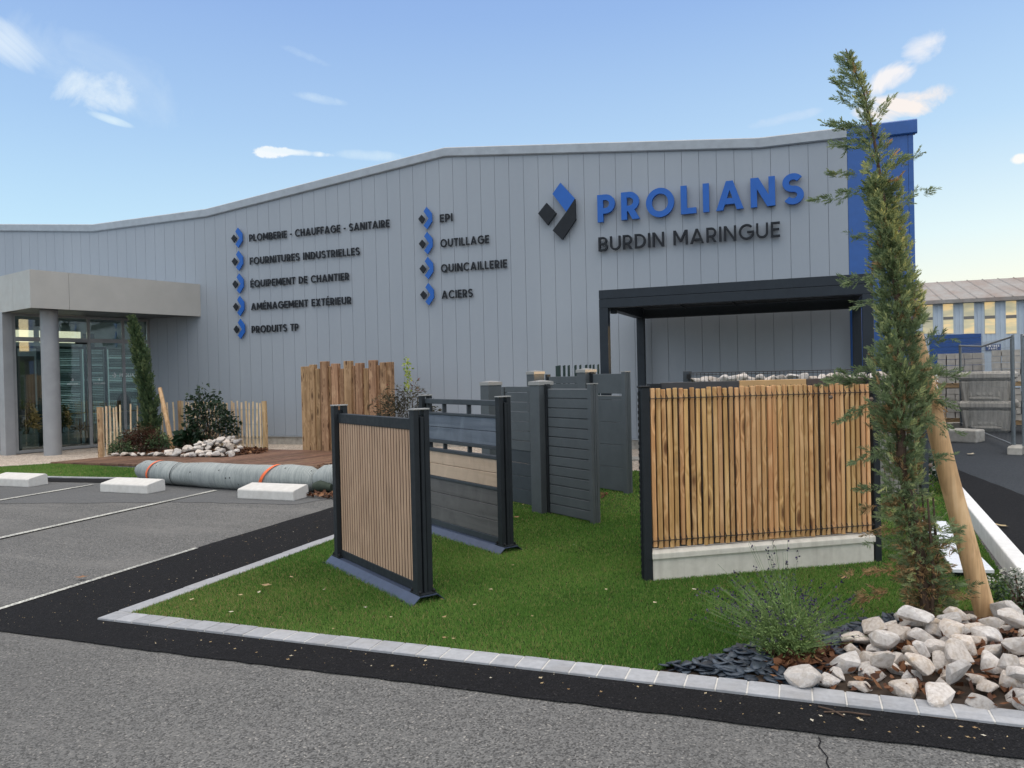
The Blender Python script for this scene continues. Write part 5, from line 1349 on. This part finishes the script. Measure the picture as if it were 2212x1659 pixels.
def bush(name, label, loc, rx, ry, h, n, leaf, mat, z0=.15, stems=14, top=1.0, cat="shrub", w=.5, tint=(.15, .55), shape=None):
    T_ = thing(name, label, cat, loc)
    u = RNG.uniform(0, 1, n); az = RNG.uniform(0, 2 * np.pi, n); el = np.arcsin(RNG.uniform(-.35, 1, n)); rr = np.cbrt(RNG.uniform(.12, 1, n)) * (1 + .18 * np.sin(az * 3 + el * 4) + .12 * np.sin(az * 5 - el * 7))
    P = np.stack([np.cos(az) * np.cos(el) * rr * rx, np.sin(az) * np.cos(el) * rr * ry, z0 + (h - z0) * (.36 + .64 * np.sin(el) * rr)], 1)
    if shape: P = shape(P)
    D = unit(np.stack([np.cos(az), np.sin(az), RNG.normal(.25, .5, n)], 1) + RNG.normal(0, .5, (n, 3)))
    L = RNG.uniform(leaf * .7, leaf * 1.3, n); t = np.clip(tint[0] + tint[1] * rr * (.6 + .4 * np.sin(el)) + RNG.normal(0, .12, n), 0, 1)
    V, F, T = leaves(P, D, L, L * w, t, .15); np_mesh("foliage", V, F, mat, T_, {'tint': T})
    b = MB(); idx = RNG.choice(n, stems, replace=False)
    for i in idx: b.tube([(RNG.normal(0, .04), RNG.normal(0, .04), 0), tuple(P[i] * np.array([.4, .4, .55])), tuple(P[i])], [.012, .008, .004], 5, cap=False)
    b.build("stems", M_BARK, T_); return T_
def taper_top(P):
    P = P.copy(); k = np.clip((P[:, 2] - .75) / .6, 0, 1); P[:, 0] = P[:, 0] * (1 - .62 * k) - .22 * k; P[:, 2] += .12 * k; return P
bush("shrub", "dark green leafy shrub above the white stones by the paling fence", (-13.0, 14.05, .02), .58, .52, 1.30, 2000, .085, M_SHRUB, .12, 26, w=.55, tint=(.05, .5), shape=taper_top)
bush("broadleaf_plant", "low dark broad leaved plant between the slim cypress and the tall shrub", (-13.32, 13.72, .05), .26, .28, .50, 240, .14, M_DEEP, .05, 10, w=.8, tint=(.1, .6), cat="plant")
bush("bronze_shrub", "low bronze brown shrub at the foot of the slim cypress", (-14.15, 13.2, .05), .42, .40, .58, 1900, .06, M_REDSHRUB, .02, 14, w=.4, tint=(.05, .6))
bush("green_plant", "low green plant right of the bronze shrub at the foot of the stake", (-13.78, 13.28, .05), .22, .24, .46, 520, .07, M_CYPDARK, .02, 10, w=.4, tint=(.3, .6), cat="plant")
bush("pale_plant", "pale leaved low plant behind the paling pickets, left of the bronze shrub", (-14.75, 13.25, .03), .38, .32, .48, 480, .10, M_PALEPLANT, .02, 10, w=.35, tint=(.2, .6), cat="plant")
bush("green_plant", "small dark green plant at the left front corner of the bed", (-14.30, 12.72, .03), .28, .22, .30, 420, .08, M_CYPDARK, .0, 8, w=.35, tint=(.2, .6), cat="plant")
# feathery maple behind the fence samples
def droop(P):
    P = P.copy(); P[:, 2] -= .35 * (np.hypot(P[:, 0], P[:, 1]) / .6) ** 2 * .4; return P
bush("maple_tree", "low feathery dark leaved maple behind the tan fence sample", (-6.70, 12.0, .0), .64, .50, 1.46, 2300, .085, M_MAPLE, .55, 22, w=.22, tint=(.05, .72), cat="tree", shape=droop)
VN = thing("vine", "thin climbing vine with fresh yellow green leaves against the grey wall", "plant", (-6.72, 12.15, 0))
MB().tube([(0, 0, 0), (.03, 0, .7), (-.03, 0, 1.3), (.02, 0, 1.6), (-.06, 0, 1.93)], .0035, 5).build("stem", M_STEM, VN)
n = 120; Z = RNG.uniform(1.35, 1.95, n); D = unit(RNG.normal(size=(n, 3)) + np.array([0, 0, -.2])); P = np.stack([RNG.normal(-.02, .035, n), RNG.normal(0, .03, n), Z], 1)
L = RNG.uniform(.035, .07, n); V, F, T = leaves(P, D, L, L * .7, RNG.uniform(0, 1, n)); np_mesh("leaves", V, F, M_VINE, VN, {'tint': T})

# lavender clump in the foreground bed
LX, LY = -.15, 4.45
LV = thing("lavender_plant", "lavender clump with thin flower stalks between the lawn and the white rocks", "plant", (LX, LY, 0))
b = MB(); fl = []; lf = []
for i in range(330):
    a = RNG.uniform(0, 6.28); sp = .46 * RNG.uniform(.002, 1) ** .6; hgt = RNG.uniform(.28, .56) * (1 - .36 * sp / .46) * (1.2 if i % 22 == 0 else 1)
    if i % 23 == 0: hgt = RNG.uniform(.56, .66); sp *= .5
    dx, dy = math.cos(a) * sp - .05, math.sin(a) * sp * .8
    r0 = np.array([RNG.normal(0, .05), RNG.normal(0, .04), 0.0]); m_ = np.array([dx * .45, dy * .45, hgt * .62]); e = np.array([dx, dy, hgt])
    pts = [tuple(r0), tuple(r0 * .5 + m_ * .55), tuple(m_), tuple(e)]
    b.tube(pts, [.0016, .0014, .0011, .0008], 3, cap=False)
    dirn = (e - m_) / np.linalg.norm(e - m_)
    if RNG.random() < .5:
        k = RNG.integers(5, 12); tt = RNG.uniform(-.06, .012, k)
        Pp = e + dirn * tt[:, None] + RNG.normal(0, .004, (k, 3)); Dd = unit(dirn + RNG.normal(0, .7, (k, 3))); Lk = RNG.uniform(.009, .019, k)
        fl.append(leaves(Pp, Dd, Lk, Lk * .6, np.clip(RNG.normal(.4, .25, k), 0, 1)))
    k = 26; tt = RNG.uniform(.05, .95, k); Pp = r0 + (m_ - r0) * tt[:, None] * 1.2 + RNG.normal(0, .026, (k, 3)); Pp[:, 2] = np.abs(Pp[:, 2])
    Dd = unit(dirn + RNG.normal(0, .75, (k, 3))); Lk = RNG.uniform(.014, .032, k); lf.append(leaves(Pp, Dd, Lk, Lk * .26, np.clip(RNG.normal(.5, .22, k), 0, 1)))
b.build("stalks", paint("lavender_stalk", (.13, .20, .07), .7, 0, .25, 20), LV)
V, F, T = merge(fl); kind(np_mesh("flowers", V, F, M_LAVF, LV, {'tint': T}), 'stuff')
V, F, T = merge(lf); np_mesh("leaves", V, F, M_LAV, LV, {'tint': T})

# white flowered plant at the right edge
WF = bush("flowering_plant", "small bushy plant with tiny white flowers at the right edge behind the stake", (1.24, 5.83, .0), .20, .20, .24, 900, .028, M_SHRUB, .0, 10, w=.4, tint=(.3, .7), cat="plant")
n = 60; az = RNG.uniform(0, 6.28, n); rr = np.sqrt(RNG.uniform(0, 1, n)); P = np.stack([np.cos(az) * rr * .2, np.sin(az) * rr * .2, .13 + .12 * (1 - rr ** 2) + RNG.normal(0, .02, n)], 1)
V, F, T = merge([leaves(P, unit(RNG.normal(size=(n, 3))), np.full(n, .014), np.full(n, .013), RNG.uniform(0, 1, n)) for _ in range(3)]); kind(np_mesh("flowers", V, F, M_WHITEFL, WF, {'tint': T}), 'stuff')
# greenery at the right of the pergola foot
bush("green_plant", "green bushy plant by the blue corner behind the golden fence", (1.28, 10.9, 0), .32, .3, .52, 700, .06, M_SHRUB, .02, 10, w=.4, tint=(.3, .6), cat="plant")

# white board lying by the white kerb
b = MB(); b.prism([(1.235, 6.56), (.955, 6.50), (.99, 8.5), (1.20, 8.5)], .055, .080); wb = b.build("white_board", M_WHITEBOARD, None, bevel=.002); tag(wb, "smooth white board lying on the lawn beside the white kerb", "board")
b = MB(); b.prism([(1.20, 6.62), (.98, 6.57), (1.00, 8.4), (1.17, 8.4)], .012, .0545); tag(b.build("board_shade", M_ANTH, None), "dark filler for the shadow under the white board", "board")  # dark solid put in as the shadow beneath the board
o = MB().box(-.35, -.22, 0, .35, .22, .03).build("stone_slab", M_CONC, None, bevel=.006); o.location = (-3.05, 13.9, .006); o.rotation_euler = (0, 0, .5); tag(o, "flat concrete slab lying in the gravel before the wall", "slab")

# ------------------------------------------------------------------ things inside the entrance porch
def planter_box(u, v, su, sv, h, label):
    q = pw(u, v); t_ = thing("planter", label, "planter", (q[0], q[1], .02), math.atan2(PD.y, PD.x))
    b = MB(); b.box(0, 0, 0, su, .05, h); b.box(0, sv - .05, 0, su, sv, h); b.box(0, .05, 0, .05, sv - .05, h); b.box(su - .05, .05, 0, su, sv - .05, h); b.build("box", M_CONC, t_)
    MB().box(.05, .05, 0, su - .05, sv - .05, h - .05).build("soil", M_SOIL, t_); return q
planter_box(.14, .13, .40, .24, .44, "grey concrete planter behind the leftmost entrance pane")
planter_box(1.02, .13, .50, .24, .41, "grey concrete planter behind the glass right of the round column")
planter_box(1.82, .13, .40, .24, .56, "square grey concrete planter behind the middle pane of the entrance")
for u, v, rx, h, n, lab in ((.34, .26, .30, 1.24, 900, "dry yellow bamboo in the leftmost concrete planter"), (1.12, .26, .24, 1.14, 600, "dry yellow bamboo seen right of the round column")):
    q = pw(u, v); bush("bamboo", lab, (q[0], q[1], .42), rx, .13, h - .42, n, .13, M_DRY, .02, 10, w=.22, tint=(.1, .7), cat="plant")
q = pw(1.58, .24); t_ = thing("spiky_plant", "spiky dark leaved plant in front of the middle entrance pane", "plant", (q[0], q[1], .10))
n = 60; D = unit(np.stack([RNG.normal(0, 1, n), RNG.normal(0, 1, n), RNG.uniform(.1, 1.6, n)], 1)); V, F, T = leaves(np.tile([[0, 0, .35]], (n, 1)), D, RNG.uniform(.25, .5, n), np.full(n, .022), RNG.uniform(0, .5, n), .3); np_mesh("leaves", V, F, M_REDSHRUB, t_, {'tint': T})
MB().tube([(0, 0, -.08), (0, 0, .36)], .03, 8).build("stem", M_BARK, t_)
q = pw(2.72, .24); t_ = thing("round_stand", "dark round display stand behind the rightmost entrance pane", "display stand", (q[0], q[1], .02), math.atan2(PD.y, PD.x))
b = MB(); b.tube([(0, 0, .88), (0, .06, .88)], .46, 40); 
d_ = b.build("disc", paint("grey_disc", (.075, .075, .075), .6, 0, .2, 6), t_, smooth=True); d_.scale = (.42, 1, 1)
MB().box(-.03, .0, 0, .03, .05, .5).build("leg", M_BOLT, t_)
q = pw(2.95, .20); t_ = thing("display_panel", "pale triangular panel leaning behind the rightmost entrance pane", "display panel", (q[0], q[1], .02), math.atan2(PD.y, PD.x))
b = MB(); b.prism([(-.1, .0), (.42, .0), (-.08, 1.25)], 0, .02, Matrix(((1, 0, 0, 0), (0, 0, 1, 0), (0, 1, 0, 0), (0, 0, 0, 1)))); b.build("sheet", M_WHITELET, t_)

# ------------------------------------------------------------------ the far shed
SHY = 52.0; K_ = 2212 / 4032
SH = thing("shed", "long pale blue sheet metal shed with a brown stained roof, far right", "building", (6, SHY, 0))
ez = on_plane(2100, 649, SHY).z; rz_ = on_plane(2100, 609, SHY + 8).z
b = MB(); b.box(-4, 0, 0, 40, .3, ez); 
x = -4.0
while x < 18: b.box(x, -.03, 0, x + .11, -.0005, ez); x += .23
b.build("wall", M_SHEDWALL, SH)
b = MB(); b.add([(-4.3, -.35, ez - .02), (40, -.35, ez - .02), (40, 8, rz_), (-4.3, 8, rz_), (-4.3, -.35, ez + .10), (40, -.35, ez + .10), (40, 8, rz_ + .12), (-4.3, 8, rz_ + .12)], [(0, 3, 2, 1), (4, 5, 6, 7), (0, 1, 5, 4), (2, 3, 7, 6), (0, 4, 7, 3), (1, 2, 6, 5)])
for i in range(48):
    x = -4.2 + i * .9; b.add([(x, -.36, ez + .10), (x + .10, -.36, ez + .10), (x + .10, 8, rz_ + .12), (x, 8, rz_ + .12), (x + .05, -.36, ez + .16), (x + .05, 8, rz_ + .18)], [(0, 1, 4), (0, 4, 5, 3), (1, 2, 5, 4)])
b.build("roof", M_SHEDROOF, SH)
MB().box(-4.3, -.42, ez - .12, 40, -.352, ez + .06).build("gutter", M_SHEDROOF, SH)
for xa, xb in ((258, 338), (415, 495), (572, 655), (734, 815), (896, 980), (1062, 1146)):
    A = on_plane((3500 + xa / 1.951) * K_, (1050 + 282 / 1.951) * K_, SHY); B = on_plane((3500 + xb / 1.951) * K_, (1050 + 512 / 1.951) * K_, SHY)
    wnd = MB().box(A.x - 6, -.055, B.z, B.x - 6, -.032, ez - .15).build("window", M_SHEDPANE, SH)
    h_ = ez - .15 - B.z
    MB().box(A.x - 6, -.068, B.z + h_ * .47, B.x - 6, -.056, B.z + h_ * .57).build("glazing_bar", paint("window_bar", (.20, .20, .19), .6), wnd)
A = on_plane(2007, 724, SHY); B = on_plane(2120, 785, SHY)
b = MB(); k = 14
for i in range(k): b.box(A.x - 6, -.06 - .012 * (i % 2), A.z * i / k, B.x - 6, -.034, A.z * (i + 1) / k - .012)
b.build("roller_door", M_SHEDDOOR, SH)
A = on_plane((3500 + 740 / 1.951) * K_, (1050 + 597 / 1.951) * K_, SHY); B = on_plane((3500 + 857 / 1.951) * K_, (1050 + 641 / 1.951) * K_, SHY)
SG = thing("sign", "small blue sign with two lines of white capitals beside the roller door", "sign", (A.x, SHY - .08, B.z))
w_, h_ = B.x - A.x, A.z - B.z
MB().box(0, 0, 0, w_, .03, h_).build("plate", M_SIGNBLUE, SG)
b = MB(); M_SW = paint("sign_white", (.8, .8, .8), .6)
words(SG, M_SW, "ENTREE", w_ * .08, w_ * .92, h_ * .54, h_ * .36, .25, .02, 0, lambda x, z, y: (x, -y, z), .22); words(SG, M_SW, "PARC", w_ * .20, w_ * .80, h_ * .12, h_ * .33, .22, .02, 0, lambda x, z, y: (x, -y, z), .22)

# ------------------------------------------------------------------ yard: pallets, planters, site fence, car
def pallet_stack():
    t_ = thing("block_pallet", "x", "pallet", (0, 0, 0))
    b = MB()
    for y in (0, .45, .9): b.box(0, y, 0, 1.1, y + .10, .10)
    for i in range(6): b.box(i * .195, -.02, .10, i * .195 + .14, 1.02, .122)
    b.build("pallet", M_PALLET, t_)
    b = MB()
    for k in range(5):
        for i in range(5):
            for j in range(3):
                z = .124 + k * .168; o_ = random.uniform(-.012, .012)
                b.box(.01 + i * .216 + o_, .0 + j * .335 + o_, z, .01 + i * .216 + .200 + o_, j * .335 + .32 + o_, z + .155)
    b.build("blocks", M_PAVER, t_); return t_
proto = pallet_stack(); spots = []
PS = [((3.30, 24.6, .0), -.25, "lower pallet of grey concrete blocks nearest the blue roller door"), ((3.32, 24.6, .975), -.25, "upper pallet of grey concrete blocks stacked nearest the blue roller door"), ((4.45, 23.6, .0), -.2, "lower pallet of blocks behind the front planters, left of the gap"), ((4.45, 23.6, 1.02), -.2, "upper pallet of blocks above the front planters, left of the gap"), ((5.75, 23.0, .0), -.2, "lower pallet of blocks behind the planters, right of the gap"), ((5.75, 23.0, 1.02), -.2, "upper pallet of blocks at the right edge behind the wire fence")]
for i, (loc, rz, lab) in enumerate(PS):
    o = proto if i == 0 else proto.copy()
    if i:
        C.objects.link(o)
        for ch in list(proto.children):
            c = ch.copy(); C.objects.link(c); c.parent = o
    o.location = loc; o.rotation_euler = (0, 0, rz); tag(o, lab, "pallet", "pallets of concrete blocks in the yard")
tgq = MB().box(0, 0, 0, .16, .01, .16).build("tag_card", M_YELLOW, None); tgq.location = (4.32, 24.25, .99); tgq.rotation_euler = (0, 0, -.25); tag(tgq, "small yellow card stuck on the stacked pallet", "tag")
def planter_block():
    t_ = thing("concrete_planter", "x", "planter", (0, 0, 0))
    b = MB(); lo, hi = .44, .50
    b.add([(-lo, -lo, 0), (lo, -lo, 0), (lo, lo, 0), (-lo, lo, 0), (-hi, -hi, .50), (hi, -hi, .50), (hi, hi, .50), (-hi, hi, .50)], [(3, 2, 1, 0), (4, 5, 6, 7), (0, 1, 5, 4), (1, 2, 6, 5), (2, 3, 7, 6), (3, 0, 4, 7)])
    b.build("body", M_PLANTER, t_, bevel=.05, seg=1)
    b = MB(); b.box(-.54, -.54, .501, .54, .54, .68); b.build("rim", M_PLANTER, t_, bevel=.05, seg=1)
    for q in range(4):
        M_ = Matrix.Rotation(q * math.pi / 2, 4, 'Z') @ Matrix.Translation((0, -.475, 0)) @ Matrix.Rotation(-.12, 4, 'X')
        f = MB()
        f.box(-.30, -.028, .08, .30, .01, .13, M_); f.box(-.30, -.028, .40, .30, .01, .45, M_); f.box(-.30, -.028, .131, -.25, .01, .399, M_); f.box(.25, -.028, .131, .30, .01, .399, M_)
        f.build("relief_frame", M_PLANTER, t_, bevel=.012, seg=1)
        k = MB()
        for ix in range(3):
            for iz in range(2): k.tube([(-.12 + ix * .12, .0, .21 + iz * .11), (-.12 + ix * .12, -.022, .21 + iz * .11)], [.05, .038], 14, M_)
        k.build("relief_dots", M_PLANTER, t_)
    return t_
pp = planter_block()
for i, (loc, lab) in enumerate((((3.95, 21.3, .0), "lower concrete planter of the left stack behind the wire fence"), ((3.93, 21.3, .69), "upper concrete planter of the left stack behind the wire fence"), ((5.15, 20.5, .0), "lower concrete planter of the right stack, cut by the picture edge"), ((5.15, 20.5, .69), "upper concrete planter of the right stack, cut by the picture edge"))):
    o = pp if i == 0 else pp.copy()
    if i:
        C.objects.link(o)
        for ch in list(pp.children):
            c = ch.copy(); C.objects.link(c); c.parent = o
    o.location = loc; o.rotation_euler = (0, 0, -.32); o.scale = (1.04, 1.04, 1.09); tag(o, lab, "planter", "stacked concrete planters in the yard")

def site_fence(label, a, c, h=2.12, sag=.10):
    a = Vector(a); c = Vector(c); L = (c - a).length; t_ = thing("site_fence", label, "fence", (a.x, a.y, 0), math.atan2(c.y - a.y, c.x - a.x))
    for x in (.0, L): MB().tube([(x, 0, .06), (x, 0, h)], .024, 10).build("post", M_STEELTUBE, t_, smooth=True)
    for x in (.13, L - .13): MB().tube([(x, 0, .10), (x, 0, h - .06)], .021, 10).build("post", M_STEELTUBE, t_, smooth=True)
    MB().tube([(0, 0, h - .03), (L * .5, 0, h - .03 - sag), (L, 0, h - .03)], .018, 8).build("top_rail", M_GALV, t_, smooth=True)
    MB().tube([(0, 0, .14), (L * .5, 0, .13), (L, 0, .14)], .018, 8).build("bottom_rail", M_GALV, t_, smooth=True)
    b = MB(); x = .1
    while x < L: b.tube([(x, 0, .14), (x, 0, h - .04)], .0022, 4, cap=False); x += .12
    for z in (.4, .65, .9, 1.15, 1.4, 1.65, 1.9): b.tube([(0, 0, z), (L, 0, z)], .0022, 4, cap=False)
    b.build("mesh", M_GALV, t_); return t_
site_fence("galvanised wire site fence running back along the yard to its far post", (3.37, 16.1), (3.50, 22.2))
site_fence("galvanised wire site fence nearest, cut by the right edge of the picture", (3.47, 15.9), (5.9, 13.6))
def foot(x, y, rz, label):
    t_ = thing("concrete_block", label, "concrete block", (x, y, .0), rz)
    b = MB(); b.prism([(-.32, 0), (.32, 0), (.30, .13), (.20, .145), (-.20, .145), (-.30, .13)], -.11, .11, Matrix(((1, 0, 0, 0), (0, 0, 1, 0), (0, 1, 0, 0), (0, 0, 0, 1)))); b.build("block", M_CONC, t_, bevel=.015)
    return t_
foot(3.40, 16.0, 1.2, "concrete block foot under the wire fence posts"); foot(3.50, 22.3, .2, "concrete block foot under the far post of the wire fence")
o = MB().prism([(-.5, -.25), (.5, -.3), (.55, .2), (.1, .35), (-.5, .25)], 0, .26).build("stone_block", M_CONC, None, bevel=.03); o.location = (2.75, 18.4, 0); o.rotation_euler = (0, 0, -.4); tag(o, "low rough stone block on the yard left of the wire fence", "block")
# parked car seen past the pallets
CA = thing("parked_car", "white car parked in front of the blue roller door, mostly hidden", "car", (4.0, 37.0, 0), R(-80))
prof = [(-2.1, .28), (2.1, .28), (2.12, .75), (1.9, .92), (1.0, 1.02), (.35, 1.46), (-1.1, 1.50), (-1.75, 1.1), (-2.1, 1.02)]
MX = Matrix(((1, 0, 0, 0), (0, 0, 1, 0), (0, 1, 0, 0), (0, 0, 0, 1)))
b = MB(); b.prism(prof, -.85, .85, MX); bd = b.build("body", M_CARW, CA, bevel=.10, seg=3)
b = MB(); b.prism([(.86, 1.06), (.34, 1.40), (-1.0, 1.43), (-1.5, 1.08)], -.858, .858, MX); b.build("side_window", M_CARG, CA)
b = MB(); b.add([(.98, -.70, 1.065), (.98, .70, 1.065), (.40, .62, 1.455), (.40, -.62, 1.455)], [(0, 1, 2, 3)]); b.build("windscreen", M_CARG, CA)
for x in (-1.3, 1.3):
    for y in (-.86, .66):
        w_ = MB().tube([(x, y, .32), (x, y + .2, .32)], .32, 20).build("wheel", M_TYRE, CA, smooth=True)
        MB().tube([(x, y - .005, .32), (x, y + .205, .32)], .19, 16).build("rim", M_GALV, w_)

# ------------------------------------------------------------------ small marks on the ground
p0 = on_ground(1768, 1600); b = MB(); pts = []
for i in range(14): pts.append((p0.x + .008 * math.sin(i * 2.1) + .005 * math.sin(i * 5.3) + .006 * i, p0.y + .03 - i * .045))
w_ = .0028
b.add([(x - w_, y, .005) for x, y in pts] + [(x + w_, y, .005) for x, y in pts], [(i, i + 1, 15 + i, 14 + i) for i in range(13)]); kind(b.build("road_crack", M_NEW))
for i, (u, v, L, az) in enumerate(((1830, 1548, .20, .15), (1795, 1543, .13, -.6))):
    q = on_ground(u, v); b = MB(); b.tube([(-L / 2, 0, 0), (0, .008, .004), (L / 2, 0, 0)], .004, 6); o = b.build("twig", M_BARK, None); o.location = (q.x, q.y, .014); o.rotation_euler = (0, 0, az)
    tag(o, ("longer", "shorter")[i] + " dark twig of the two crossed ones lying on the black asphalt", "twig")
for i in range(34):
    u = RR.uniform(250, 2150); q = on_ground(u, 1396 + (u - 250) * .122 - RR.uniform(6, 46))
    leaf("leaf_scrap", q.x, q.y, .011, 60 + i, RR.uniform(.012, .030), M_SCRAP, RR.random(), "tiny pale leaf scrap on the black asphalt strip", "scraps on the black asphalt")

chips("grit", [(-5.2, 3.46), (.75, 3.64), (2.5, 3.72), (2.5, 3.84), (.8, 3.88), (-4.5, 3.76), (-4.58, 9.0), (-5.5, 9.0), (-5.5, 5.0)], 700, (.004, .013), .009, M_SCRAP, "pale grit and crumbs scattered on the black asphalt strip", "grit", .3)
